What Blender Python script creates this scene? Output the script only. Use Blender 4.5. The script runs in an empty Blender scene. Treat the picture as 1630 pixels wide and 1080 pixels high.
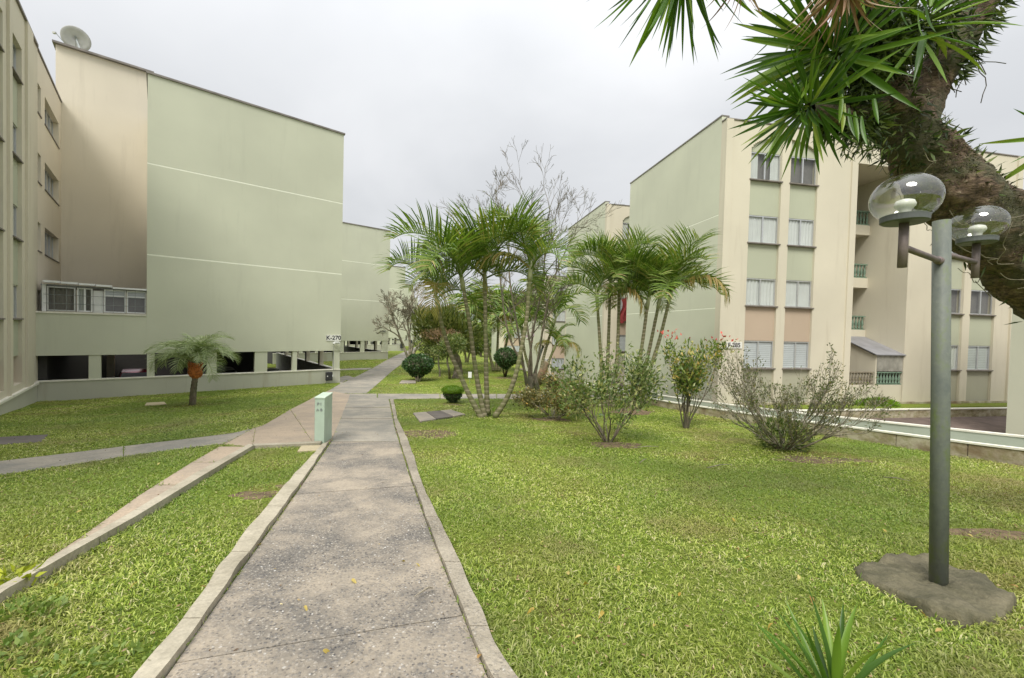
import bpy, math, random
import numpy as np
from mathutils import Vector, Matrix, noise
random.seed(7); RNG = np.random.default_rng(11)
R = math.radians
scene = bpy.context.scene

# ------------------------------------------------------------------ camera
EYE = 1.62
FPX, PITCH, ROLL = 664.14, 0.02333, 0.025345
cp_, sp_, cr_, sr_ = math.cos(PITCH), math.sin(PITCH), math.cos(ROLL), math.sin(ROLL)
right = Vector((cr_, sr_*sp_, sr_*cp_))
down = Vector((sr_, -cr_*sp_, -cr_*cp_))
fwd = Vector((0, cp_, -sp_))
cam_d = bpy.data.cameras.new('camera'); cam = bpy.data.objects.new('camera', cam_d)
scene.collection.objects.link(cam); scene.camera = cam
cam_d.sensor_width = 36; cam_d.sensor_fit = 'HORIZONTAL'; cam_d.lens = FPX/1630*36
cam_d.clip_start = .05; cam_d.clip_end = 6000
cm = Matrix((( right.x, -down.x, -fwd.x, 0), (right.y, -down.y, -fwd.y, 0), (right.z, -down.z, -fwd.z, EYE), (0, 0, 0, 1)))
cam.matrix_world = cm

# ------------------------------------------------------------------ sky, sun, exposure
world = bpy.data.worlds.new('World'); scene.world = world; world.use_nodes = True
SUN_EL, SUN_ROT = R(52), R(200)       # soft sun behind the clouds, behind the camera and a little to its left
SKY_GAIN = 1.0
def build_world():
    nt = world.node_tree; N = nt.nodes; L = nt.links; N.clear()
    out = N.new('ShaderNodeOutputWorld'); bg = N.new('ShaderNodeBackground'); bg.inputs['Strength'].default_value = 0.1
    sky = N.new('ShaderNodeTexSky'); sky.sky_type = 'NISHITA'; sky.sun_disc = False
    sky.sun_elevation = SUN_EL; sky.sun_rotation = SUN_ROT; sky.air_density = 1; sky.dust_density = 4
    tc = N.new('ShaderNodeTexCoord'); sep = N.new('ShaderNodeSeparateXYZ'); L.new(tc.outputs['Generated'], sep.inputs[0])
    # overcast cloud layer: a flat deck seen in perspective
    mx = N.new('ShaderNodeMath'); mx.operation = 'MAXIMUM'; mx.inputs[1].default_value = 0.0; L.new(sep.outputs['Z'], mx.inputs[0])
    ad = N.new('ShaderNodeMath'); ad.operation = 'ADD'; ad.inputs[1].default_value = 0.35; L.new(mx.outputs[0], ad.inputs[0])
    dv = N.new('ShaderNodeVectorMath'); dv.operation = 'DIVIDE'
    cb = N.new('ShaderNodeCombineXYZ')
    for k in range(3): L.new(ad.outputs[0], cb.inputs[k])
    L.new(tc.outputs['Generated'], dv.inputs[0]); L.new(cb.outputs[0], dv.inputs[1])
    n1 = N.new('ShaderNodeTexNoise'); n1.inputs['Scale'].default_value = 1.3; n1.inputs['Detail'].default_value = 5; n1.inputs['Roughness'].default_value = .5
    n1.inputs['Distortion'].default_value = .25
    mp = N.new('ShaderNodeMapping'); mp.inputs['Location'].default_value = (3.2, 1.3, 0); mp.inputs['Scale'].default_value = (1, 1, .0)
    L.new(dv.outputs[0], mp.inputs[0]); L.new(mp.outputs[0], n1.inputs['Vector'])
    cr = N.new('ShaderNodeValToRGB'); L.new(n1.outputs['Fac'], cr.inputs[0])
    cr.color_ramp.elements[0].position = .38; cr.color_ramp.elements[0].color = (2.95, 3.01, 3.09, 1)
    cr.color_ramp.elements[1].position = .66; cr.color_ramp.elements[1].color = (3.5, 3.54, 3.6, 1)
    # brighter towards the zenith, as any overcast sky
    ze = N.new('ShaderNodeMath'); ze.operation = 'MULTIPLY_ADD'; ze.inputs[1].default_value = 2.3; ze.inputs[2].default_value = 1.0
    pz = N.new('ShaderNodeMath'); pz.operation = 'POWER'; pz.inputs[1].default_value = 3.0; L.new(mx.outputs[0], pz.inputs[0]); L.new(pz.outputs[0], ze.inputs[0])
    mu = N.new('ShaderNodeVectorMath'); mu.operation = 'SCALE'; L.new(cr.outputs['Color'], mu.inputs[0]); L.new(ze.outputs[0], mu.inputs['Scale'])
    mi = N.new('ShaderNodeMix'); mi.data_type = 'RGBA'; mi.inputs['Factor'].default_value = .95
    L.new(sky.outputs[0], mi.inputs['A']); L.new(mu.outputs[0], mi.inputs['B'])
    L.new(mi.outputs['Result'], bg.inputs['Color']); L.new(bg.outputs[0], out.inputs[0])
build_world()
sl = bpy.data.lights.new('sun', 'SUN'); sl.energy = 1.5; sl.angle = R(25); sl.color = (1, .965, .9)
so = bpy.data.objects.new('sun', sl); scene.collection.objects.link(so)
sd = Vector((math.sin(SUN_ROT)*math.cos(SUN_EL), math.cos(SUN_ROT)*math.cos(SUN_EL), math.sin(SUN_EL)))
so.rotation_euler = (sd).to_track_quat('Z', 'Y').to_euler()
scene.view_settings.view_transform = 'Standard'; scene.view_settings.look = 'None'
scene.view_settings.exposure = 1.16; scene.view_settings.gamma = 1; scene.view_settings.use_curve_mapping = False
scene.render.engine = 'CYCLES'
scene.cycles.max_bounces = 6; scene.cycles.transparent_max_bounces = 10; scene.cycles.diffuse_bounces = 3; scene.cycles.glossy_bounces = 2

# ------------------------------------------------------------------ ground shape and site measuring
GY = [-60, 0, 2, 5, 8, 12, 16, 24, 47, 76, 150, 400]; GZ = [0, 0, -.05, -.35, -.65, -1.0, -1.3, -1.72, -2.12, -2.8, -4.2, -9]
def G(X, Y):
    return np.interp(Y, GY, GZ) - .04*np.clip(-(np.asarray(X)+.3*np.asarray(Y))-3, 0, 10)
# the edge where the lawn ends at the retaining wall on the right (x as a function of y)
WY = [-30, 2, 7.42, 9.78, 12.77, 14.54, 16, 17.77, 20, 24, 28, 36, 50, 80, 200]
WX = [22, 11.1, 9.12, 8.3, 7.25, 6.66, 6.2, 5.64, 5.0, 3.8, 2.6, 1.2, -2.5, -9, -40]
def wall_x(Y): return np.interp(Y, WY, WX)
def lowland(X, Y):            # the sunken court, falling away towards the far blocks
    return np.interp(Y, [-30, 8, 26, 45, 60, 120, 400], [-1.75, -1.85, -1.95, -4.4, -4.6, -6.5, -12])
def GS(X, Y):
    g = G(X, Y); w = np.clip((np.asarray(X)-wall_x(Y)-.12)/np.where(np.asarray(Y) < 22, .25, 3.0), 0, 1)
    z = g*(1-w)+np.minimum(lowland(X, Y)-.03, g-.02)*w
    U = X*U1.x+Y*U1.y; V = X*V1.x+Y*V1.y          # dug out under the blocks on stilts
    z = np.where((U > -3.5) & (U < 7.85) & (V > 25.0) & (V < 40.6), -3.2, z)
    for u_, v_, zz in ((19.87, 45.09, -2.12), (33.7, 69.7, -2.75), (49.9, 98.4, -3.3), (72.7, 139.9, -4.1)):
        z = np.where((U > u_-11.2) & (U < u_-1.2) & (V > v_+1.2) & (V < v_+14.5), zz-1.8, z)
    return z
def ray(px, py):
    a, b = (px-815)/FPX, (py-540)/FPX
    return right*a+down*b+fwd
def at(px, py, dz=0.0):        # the ground point seen at a given spot of the survey photograph
    r = ray(px, py); t = 2.0
    for _ in range(160):
        t = .6*t+.4*(float(G(r.x*t, r.y*t))-EYE)/r.z
    return Vector((r.x*t, r.y*t, float(G(r.x*t, r.y*t))+dz))
def P(px, py, d):
    r = ray(px, py)*d; return Vector((r.x, r.y, r.z+EYE))
A1, A2 = 0.86766, -0.18262
U1 = Vector((math.sin(A1), math.cos(A1), 0)); V1 = Vector((-math.cos(A1), math.sin(A1), 0))
U2 = Vector((math.cos(A2), -math.sin(A2), 0)); V2 = Vector((math.sin(A2), math.cos(A2), 0))
Z3 = Vector((0, 0, 1))

# ------------------------------------------------------------------ materials
MATS = {}
def new_mat(name):
    m = bpy.data.materials.new(name); m.use_nodes = True; nt = m.node_tree; nt.nodes.clear()
    o = nt.nodes.new('ShaderNodeOutputMaterial'); b = nt.nodes.new('ShaderNodeBsdfPrincipled'); nt.links.new(b.outputs[0], o.inputs[0])
    MATS[name] = m; return m, nt, b, o
def noise_n(nt, scale, detail=4, rough=.55, coord='Object', vscale=None, dist=0):
    tc = nt.nodes.new('ShaderNodeTexCoord'); n = nt.nodes.new('ShaderNodeTexNoise')
    n.inputs['Scale'].default_value = scale; n.inputs['Detail'].default_value = detail; n.inputs['Roughness'].default_value = rough; n.inputs['Distortion'].default_value = dist
    src = tc.outputs[coord]
    if coord == 'World':
        pass
    if vscale:
        mp = nt.nodes.new('ShaderNodeMapping'); mp.inputs['Scale'].default_value = vscale; nt.links.new(src, mp.inputs[0]); src = mp.outputs[0]
    nt.links.new(src, n.inputs['Vector']); return n
def ramp(nt, src, stops):
    c = nt.nodes.new('ShaderNodeValToRGB'); nt.links.new(src, c.inputs[0]); e = c.color_ramp.elements
    while len(e) < len(stops): e.new(.5)
    for i, (p, col) in enumerate(stops):
        e[i].position = p; e[i].color = (*col, 1) if len(col) == 3 else col
    return c
def mixc(nt, f, a, b, mode='MIX'):
    m = nt.nodes.new('ShaderNodeMix'); m.data_type = 'RGBA'; m.blend_type = mode
    for s, v in (('Factor', f), ('A', a), ('B', b)):
        i = m.inputs[s]
        if isinstance(v, (int, float)): i.default_value = v
        elif isinstance(v, tuple): i.default_value = (*v, 1)
        else: nt.links.new(v, i)
    return m.outputs['Result']
def bump(nt, b, src, dist=.01, strength=.5):
    n = nt.nodes.new('ShaderNodeBump'); n.inputs['Distance'].default_value = dist; n.inputs['Strength'].default_value = strength
    nt.links.new(src, n.inputs['Height']); nt.links.new(n.outputs[0], b.inputs['Normal'])
def plain(name, col, rough=.6, metal=0, var=.12, scale=6, bm=0):
    m, nt, b, o = new_mat(name); b.inputs['Roughness'].default_value = rough; b.inputs['Metallic'].default_value = metal
    n = noise_n(nt, scale)
    lo = tuple(c*(1-var) for c in col); hi = tuple(min(1, c*(1+var)) for c in col)
    c = ramp(nt, n.outputs['Fac'], [(.3, lo), (.7, hi)]); nt.links.new(c.outputs[0], b.inputs['Base Color'])
    if bm: n2 = noise_n(nt, scale*8, 3); bump(nt, b, n2.outputs['Fac'], bm)
    return m
def plaster(name, col, stain=(.28, .25, .18), st=.25, lo=.93):
    m, nt, b, o = new_mat(name); b.inputs['Roughness'].default_value = .85
    n = noise_n(nt, .35, 3, .5); f = noise_n(nt, 9, 4)
    c1 = mixc(nt, ramp(nt, n.outputs['Fac'], [(.35, (0, 0, 0)), (.7, (1, 1, 1))]).outputs[0], tuple(c*lo for c in col), tuple(min(1, c*1.03) for c in col))
    s = noise_n(nt, 1.3, 5, .65, vscale=(1.6, 1.6, .16)); sm = ramp(nt, s.outputs['Fac'], [(.56, (0, 0, 0)), (.8, (st, st, st))])
    c2 = mixc(nt, sm.outputs[0], c1, stain)
    p = noise_n(nt, 2.6, 6, .7); pm = ramp(nt, p.outputs['Fac'], [(.52, (0, 0, 0)), (.75, (st*.35,)*3)])
    c3 = mixc(nt, pm.outputs[0], c2, tuple(c*.8 for c in col))
    nt.links.new(c3, b.inputs['Base Color']); bump(nt, b, f.outputs['Fac'], .006, .35)
    return m
def leafy(name, stops, rough=.45, trans=.25, pos=0, pos_col=None, obj=False, pos_scale=.4):
    m, nt, b, o = new_mat(name); b.inputs['Roughness'].default_value = rough; b.inputs['Specular IOR Level'].default_value = .35
    if obj: g = nt.nodes.new('ShaderNodeObjectInfo'); r = g.outputs['Random']
    else: g = nt.nodes.new('ShaderNodeNewGeometry'); r = g.outputs['Random Per Island']
    c = ramp(nt, r, stops).outputs[0]
    if pos:
        n = noise_n(nt, pos_scale, 4, .6); f = ramp(nt, n.outputs['Fac'], [(.42, (0, 0, 0)), (.66, (pos, pos, pos))])
        c = mixc(nt, f.outputs[0], c, pos_col)
        d1 = noise_n(nt, .8, 7, .72); c = mixc(nt, ramp(nt, d1.outputs['Fac'], [(.50, (0, 0, 0)), (.66, (.85, .85, .85))]).outputs[0], c, (.33, .27, .12))
        d2 = noise_n(nt, .28, 3, .5); c = mixc(nt, ramp(nt, d2.outputs['Fac'], [(.40, (.55, .55, .55)), (.56, (0, 0, 0))]).outputs[0], c, (.10, .19, .02))
    nt.links.new(c, b.inputs['Base Color'])
    t = nt.nodes.new('ShaderNodeBsdfTranslucent'); nt.links.new(mixc(nt, 1.0, c, (1.0, 1.15, .45), 'MULTIPLY'), t.inputs[0])
    ms = nt.nodes.new('ShaderNodeMixShader'); ms.inputs[0].default_value = trans
    nt.links.new(b.outputs[0], ms.inputs[1]); nt.links.new(t.outputs[0], ms.inputs[2]); nt.links.new(ms.outputs[0], o.inputs[0])
    return m
def glassy(name, tint=(.9, .93, .93), refl=.08, rough=.02):
    m, nt, b, o = new_mat(name); nt.nodes.remove(b)
    tr = nt.nodes.new('ShaderNodeBsdfTransparent'); tr.inputs[0].default_value = (*tint, 1)
    gl = nt.nodes.new('ShaderNodeBsdfGlossy'); gl.inputs['Roughness'].default_value = rough
    lq = nt.nodes.new('ShaderNodeLayerWeight'); lq.inputs[0].default_value = .5; lw = nt.nodes.new('ShaderNodeMath'); lw.operation = 'POWER'; lw.inputs[1].default_value = 4.5; nt.links.new(lq.outputs['Facing'], lw.inputs[0])
    ad = nt.nodes.new('ShaderNodeMath'); ad.operation = 'MULTIPLY_ADD'; ad.inputs[1].default_value = .8; ad.inputs[2].default_value = refl*.7; ad.use_clamp = True
    nt.links.new(lw.outputs[0], ad.inputs[0])
    ms = nt.nodes.new('ShaderNodeMixShader'); nt.links.new(ad.outputs[0], ms.inputs[0]); nt.links.new(tr.outputs[0], ms.inputs[1]); nt.links.new(gl.outputs[0], ms.inputs[2])
    nt.links.new(ms.outputs[0], o.inputs[0]); return m
GREEN = (.57, .585, .455); CREAM = (.61, .565, .44)
m_green = plaster('painted_green_plaster', GREEN, (.40, .41, .32), .3)
m_green2 = plaster('panel_green_plaster', (.44, .46, .34), (.3, .3, .22), .3)
m_cream = plaster('painted_cream_plaster', CREAM, (.33, .27, .18), .35)
m_cream_st = plaster('stained_cream_plaster', (.70, .64, .51), (.30, .26, .19), .22, .95)
m_beige = plaster('panel_beige_plaster', (.48, .38, .28), (.3, .25, .18), .2)
m_plinth = plaster('plinth_plaster', (.50, .50, .41), (.30, .24, .16), .7, .88)
m_retain = None; m_drain = plaster('grey_green_plaster', (.38, .42, .35), (.25, .25, .18), .5); m_olive = plaster('panel_olive_plaster', (.40, .39, .29), (.28, .26, .18), .3)
m_white = plain('white_painted_edge', (.72, .70, .60), .7, var=.1, scale=3)
m_line = plain('pale_joint_line', (.86, .88, .74), .8, var=.05)
m_cap = plain('roof_flashing', (.20, .18, .16), .6, var=.3, scale=2)
m_sill = plain('dark_sill_stone', (.17, .15, .13), .7, var=.3, scale=3)
m_sillw = plain('pale_sill', (.60, .60, .55), .6, var=.15, scale=3)
m_alu = plain('aluminium_frame', (.55, .56, .56), .35, .6, .08)
m_whitefr = plain('white_frame', (.75, .76, .75), .45, 0, .05)
m_dark = plain('interior_shade', (.035, .033, .03), .9)  # car park shade put into a near-black base colour
m_room = plain('dim_room', (.16, .15, .14), .9)  # dimness of unlit rooms put into the base colour
m_curtain = plain('white_curtain', (.60, .61, .59), .9, 0, .05, 2)
m_blind = plain('white_blind', (.56, .58, .59), .6, 0, .06, 2)
m_glass = glassy('window_glass', (.93, .95, .94), .10)
m_globe = glassy('clear_globe_glass', (.95, .96, .94), .24, .012)
m_black = plain('black_paint', (.03, .03, .035), .5)
m_grey = plain('grey_metal_paint', (.24, .26, .25), .5, .1, .25, 8)
m_ped = plain('mint_painted_metal', (.42, .52, .42), .5, 0, .1, 3)
m_pedt = plain('mint_top', (.52, .62, .50), .5, 0, .06, 3)
m_text = plain('sign_lettering', (.03, .03, .04), .6)
m_signp = plain('white_sign_plate', (.72, .72, .66), .5, 0, .04)
m_balus = plain('green_baluster_paint', (.16, .24, .17), .6, 0, .2, 5)
m_balusr = plain('brown_green_baluster_paint', (.24, .21, .15), .6, 0, .3, 5)
m_awn = plain('grey_awning_sheet', (.28, .28, .30), .4, .2, .2, 2)
m_tile = plain('roof_tile', (.33, .16, .11), .8, 0, .3, 3)
m_asphalt = plain('court_asphalt', (.13, .095, .08), .95, 0, .3, 3, .01)
m_tyre = plain('tyre_rubber', (.02, .02, .02), .9)
m_dish = plain('dish_grey', (.50, .50, .46), .5, .1, .1, 3)

def conc(name, base, dark, pebble=0.0, bm=.004, big=1.0):
    m, nt, b, o = new_mat(name); b.inputs['Roughness'].default_value = .9
    n = noise_n(nt, 1.1*big, 9, .72, dist=.2); c = mixc(nt, ramp(nt, n.outputs['Fac'], [(.4, (0, 0, 0)), (.6, (1, 1, 1))]).outputs[0], base, dark)
    f = noise_n(nt, 35, 5, .7); c = mixc(nt, .5, c, ramp(nt, f.outputs['Fac'], [(.25, (.18, .17, .15)), (.75, (.62, .6, .55))]).outputs[0], 'OVERLAY')
    w = noise_n(nt, 2.3, 8, .7); c = mixc(nt, ramp(nt, w.outputs['Fac'], [(.55, (0, 0, 0)), (.78, (.5, .5, .5))]).outputs[0], c, tuple(x*.62 for x in dark))
    h = f.outputs['Fac']
    if pebble:
        tc = nt.nodes.new('ShaderNodeTexCoord'); v = nt.nodes.new('ShaderNodeTexVoronoi'); v.inputs['Scale'].default_value = 56
        dn = noise_n(nt, 22, 3, .7); dm = nt.nodes.new('ShaderNodeVectorMath'); dm.operation = 'MULTIPLY_ADD'; dm.inputs[1].default_value = (.03, .03, .03); nt.links.new(dn.outputs['Color'], dm.inputs[0]); nt.links.new(tc.outputs['Object'], dm.inputs[2]); nt.links.new(dm.outputs[0], v.inputs['Vector'])
        pc = ramp(nt, v.outputs['Color'], [(.15, (.05, .05, .055)), (.35, (.15, .145, .14)), (.6, (.30, .27, .23)), (.84, (.42, .38, .32)), (.90, (.62, .60, .56))])
        e = ramp(nt, v.outputs['Distance'], [(.25, (1, 1, 1)), (.55, (0, 0, 0))])
        pn = noise_n(nt, 1.1, 5, .65, dist=.4); pm = ramp(nt, pn.outputs['Fac'], [(.34, (.15, .15, .15)), (.6, (1, 1, 1))])
        mm = nt.nodes.new('ShaderNodeMath'); mm.operation = 'MULTIPLY'; nt.links.new(e.outputs[0], mm.inputs[0]); nt.links.new(pm.outputs[0], mm.inputs[1])
        m2 = nt.nodes.new('ShaderNodeMath'); m2.operation = 'MULTIPLY'; m2.inputs[1].default_value = pebble; nt.links.new(mm.outputs[0], m2.inputs[0])
        c = mixc(nt, m2.outputs[0], c, pc.outputs[0]); h = mm.outputs[0]; bm = .006
    nt.links.new(c, b.inputs['Base Color']); bump(nt, b, h, bm, .7)
    return m
m_path = conc('exposed_aggregate_concrete', (.40, .345, .275), (.165, .152, .135), 1.0)
m_path2 = conc('worn_grey_concrete', (.38, .345, .29), (.25, .24, .215))
m_path3 = conc('pinkish_concrete', (.46, .37, .28), (.36, .30, .24))
m_kerb = conc('kerb_concrete', (.48, .44, .35), (.32, .29, .22))
m_kerbr = conc('rough_kerb_concrete', (.40, .36, .29), (.26, .23, .18), .6)
m_slab = conc('damp_concrete_slab', (.20, .18, .115), (.10, .095, .055), 0, .03, 4)
def retain_mat():
    m, nt, b, o = new_mat('mossy_retaining_concrete'); b.inputs['Roughness'].default_value = .95
    n = noise_n(nt, 2.2, 7, .68, vscale=(1, 1, 1.6)); n2 = noise_n(nt, 5, 6, .7); n3 = noise_n(nt, 1.1, 5, .6)
    c = ramp(nt, n.outputs['Fac'], [(.3, (.13, .09, .05)), (.43, (.29, .25, .15)), (.56, (.43, .39, .28)), (.75, (.52, .48, .36))]).outputs[0]
    c = mixc(nt, ramp(nt, n2.outputs['Fac'], [(.5, (0, 0, 0)), (.66, (.85, .85, .85))]).outputs[0], c, (.23, .22, .09))
    c = mixc(nt, ramp(nt, n3.outputs['Fac'], [(.55, (0, 0, 0)), (.7, (.7, .7, .7))]).outputs[0], c, (.17, .11, .06))
    nt.links.new(c, b.inputs['Base Color']); bump(nt, b, n2.outputs['Fac'], .02, .8); return m
m_retain = retain_mat()
m_cover = conc('cover_concrete', (.38, .33, .27), (.27, .25, .22))
m_cover2 = conc('dark_cover_concrete', (.16, .14, .13), (.11, .10, .09))
m_tan = conc('tan_cover_concrete', (.52, .45, .30), (.44, .38, .26))

def ground_mat():
    m, nt, b, o = new_mat('turf_and_soil'); b.inputs['Roughness'].default_value = 1; b.inputs['Specular IOR Level'].default_value = .1
    a = noise_n(nt, 24, 7, .8); c = ramp(nt, a.outputs['Fac'], [(.28, (.05, .075, .01)), (.44, (.13, .18, .025)), (.56, (.24, .31, .05)), (.74, (.40, .43, .13))]).outputs[0]
    l = noise_n(nt, .16, 5, .6); c = mixc(nt, ramp(nt, l.outputs['Fac'], [(.42, (0, 0, 0)), (.7, (.75, .75, .75))]).outputs[0], c, (.17, .20, .04))
    s = noise_n(nt, .55, 6, .7); c = mixc(nt, ramp(nt, s.outputs['Fac'], [(.52, (0, 0, 0)), (.66, (.75, .75, .75))]).outputs[0], c, (.22, .16, .07))
    nt.links.new(c, b.inputs['Base Color']); bump(nt, b, a.outputs['Fac'], .05, .8); return m
m_ground = ground_mat()
m_soil = plain('bare_soil', (.15, .105, .06), 1, 0, .5, 9, .03)
def bark(name, stops, sc=8, vs=(1, 1, .35), bm=.03):
    m, nt, b, o = new_mat(name); b.inputs['Roughness'].default_value = .95
    n = noise_n(nt, sc, 8, .7, vscale=vs, dist=.4); n2 = noise_n(nt, sc*.22, 4, .6)
    c = ramp(nt, n.outputs['Fac'], stops).outputs[0]
    c = mixc(nt, ramp(nt, n2.outputs['Fac'], [(.44, (0, 0, 0)), (.6, (.85, .85, .85))]).outputs[0], c, mixc(nt, n.outputs['Fac'], (.03, .03, .02), (.17, .18, .09)))
    nt.links.new(c, b.inputs['Base Color']); bump(nt, b, n.outputs['Fac'], bm, .9); return m
m_bigbark = bark('rough_mossy_bark', [(.3, (.03, .022, .016)), (.45, (.12, .08, .055)), (.58, (.25, .17, .115)), (.72, (.44, .36, .27))], 16, (1, 1, 2.2), .07)
m_bark = bark('grey_brown_bark', [(.3, (.09, .07, .05)), (.7, (.30, .25, .18))], 12)
m_dbark = bark('dark_stem_bark', [(.3, (.05, .04, .03)), (.7, (.20, .16, .12))], 12)
m_pbark = bark('pale_twig_bark', [(.3, (.20, .17, .12)), (.7, (.42, .37, .28))], 12)
def palm_bark():
    m, nt, b, o = new_mat('ringed_palm_bark'); b.inputs['Roughness'].default_value = .8
    tc = nt.nodes.new('ShaderNodeTexCoord'); w = nt.nodes.new('ShaderNodeTexWave'); w.wave_type = 'BANDS'; w.bands_direction = 'Z'
    w.inputs['Scale'].default_value = 2.2; w.inputs['Distortion'].default_value = 1.5; w.inputs['Detail'].default_value = 2; nt.links.new(tc.outputs['Object'], w.inputs['Vector'])
    n = noise_n(nt, 1.4, 4, .6)
    a = ramp(nt, w.outputs['Fac'], [(.0, (.38, .33, .24)), (.12, (.20, .17, .10)), (1, (.15, .14, .07))]).outputs[0]
    c = mixc(nt, ramp(nt, n.outputs['Fac'], [(.42, (0, 0, 0)), (.66, (.8, .8, .8))]).outputs[0], a, (.16, .19, .06))
    nt.links.new(c, b.inputs['Base Color']); bump(nt, b, w.outputs['Fac'], .01, .6); return m
m_palmbark = palm_bark()
m_shaft = plain('green_crownshaft', (.30, .32, .16), .5, 0, .25, 5)
m_bootred = plain('orange_leaf_boots', (.50, .16, .04), .8, 0, .5, 14, .02)
g4 = [(.0, (.07, .13, .02)), (.4, (.14, .22, .035)), (.75, (.22, .31, .06)), (.93, (.32, .33, .10)), (1, (.42, .34, .15))]
m_frond = leafy('palm_leaflets', g4, .4, .3)
m_frondy = leafy('yellowing_leaflets', [(0, (.12, .15, .03)), (.5, (.28, .25, .06)), (1, (.34, .22, .08))], .5, .3)
m_date = leafy('grey_green_date_leaflets', [(0, (.17, .24, .08)), (.5, (.32, .39, .18)), (1, (.45, .49, .28))], .35, .2)
m_yucca = leafy('yucca_leaf', [(0, (.045, .10, .014)), (.5, (.09, .19, .022)), (.85, (.18, .29, .035)), (1, (.30, .36, .07))], .35, .3, obj=True)
m_dead = leafy('dead_yucca_leaf', [(0, (.24, .12, .08)), (.5, (.36, .21, .14)), (1, (.46, .34, .24))], .8, .2, obj=True)
m_epi = leafy('epiphyte_leaves', [(0, (.02, .035, .012)), (.5, (.06, .09, .025)), (.85, (.13, .18, .05)), (1, (.25, .29, .10))], .45, .2)
m_moss = leafy('moss_and_rootlets', [(0, (.03, .03, .018)), (.5, (.08, .075, .035)), (1, (.14, .15, .05))], .9, .1)
m_topi = leafy('dark_glossy_leaves', [(0, (.02, .05, .018)), (.5, (.05, .11, .035)), (.9, (.10, .18, .06)), (1, (.28, .34, .18))], .3, .15)
m_topy = leafy('bright_new_leaves', [(0, (.10, .20, .01)), (1, (.22, .36, .03))], .4, .3)
m_bush = leafy('bush_leaves', [(0, (.05, .09, .02)), (.4, (.11, .16, .04)), (.75, (.22, .27, .09)), (1, (.38, .36, .14))], .35, .25)
m_bushb = leafy('brownish_bush_leaves', [(0, (.08, .09, .03)), (.4, (.17, .16, .06)), (.8, (.30, .27, .12)), (.95, (.38, .25, .09)), (1, (.6, .36, .04))], .4, .25)
m_croton = leafy('croton_leaves', [(0, (.05, .10, .02)), (.4, (.14, .21, .04)), (.75, (.30, .34, .09)), (1, (.52, .36, .10))], .35, .25)
m_red = leafy('red_flowers', [(0, (.40, .03, .04)), (1, (.60, .12, .08))], .5, .2)
m_pink = leafy('pink_orchid_petals', [(0, (.55, .30, .50)), (1, (.75, .6, .72))], .5, .2)
m_twigleaf = leafy('sparse_small_leaves', [(0, (.06, .09, .025)), (.6, (.13, .16, .05)), (1, (.24, .20, .08))], .4, .3)
m_far = leafy('far_tree_leaves', [(0, (.045, .075, .018)), (.6, (.10, .13, .03)), (1, (.17, .19, .05))], .6, .2)
m_spiky = leafy('yellow_green_spiky_leaves', [(0, (.05, .08, .015)), (.6, (.13, .16, .035)), (1, (.22, .22, .06))], .45, .25)
m_blossom = leafy('reddish_leaves', [(0, (.20, .13, .08)), (1, (.36, .24, .14))], .6, .3)
m_grass = leafy('grass_blades', [(0, (.05, .085, .010)), (.25, (.18, .27, .025)), (.58, (.39, .48, .065)), (.86, (.60, .63, .20)), (1, (.70, .62, .38))], .5, .3, pos=.65, pos_col=(.24, .25, .045), pos_scale=.5)
m_weed = leafy('weed_leaves', [(0, (.12, .20, .035)), (1, (.28, .36, .10))], .4, .3)
m_weedy = leafy('yellow_weed_leaves', [(0, (.30, .36, .02)), (1, (.45, .48, .05))], .4, .3)
m_fallen = leafy('yellow_fallen_leaf', [(0, (.40, .28, .05)), (.5, (.60, .50, .18)), (1, (.40, .20, .08))], .5, .3, obj=True)

# ------------------------------------------------------------------ object helpers
C = scene.collection
LOC = {}
def setp(o, label=None, cat=None, group=None, kind=None):
    if label: o['label'] = label
    if cat: o['category'] = cat
    if group: o['group'] = group
    if kind: o['kind'] = kind
    return o
def thing(name, label, cat, loc=(0, 0, 0), group=None):
    o = bpy.data.objects.new(name, None); C.objects.link(o); o.location = loc; o.empty_display_size = .2
    LOC[o.name] = Vector(loc); return setp(o, label, cat, group)
def link(name, me, parent=None, mat=None, loc=None):
    o = bpy.data.objects.new(name, me); C.objects.link(o)
    if mat is not None and not me.materials: me.materials.append(mat)
    if parent is not None:
        o.parent = parent; L = LOC.get(parent.name, Vector((0, 0, 0))); o.location = (Vector(loc) if loc is not None else Vector((0, 0, 0)))-L
        LOC[o.name] = Vector(loc) if loc is not None else Vector((0, 0, 0))
    elif loc is not None: o.location = loc; LOC[o.name] = Vector(loc)
    return o
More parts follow.
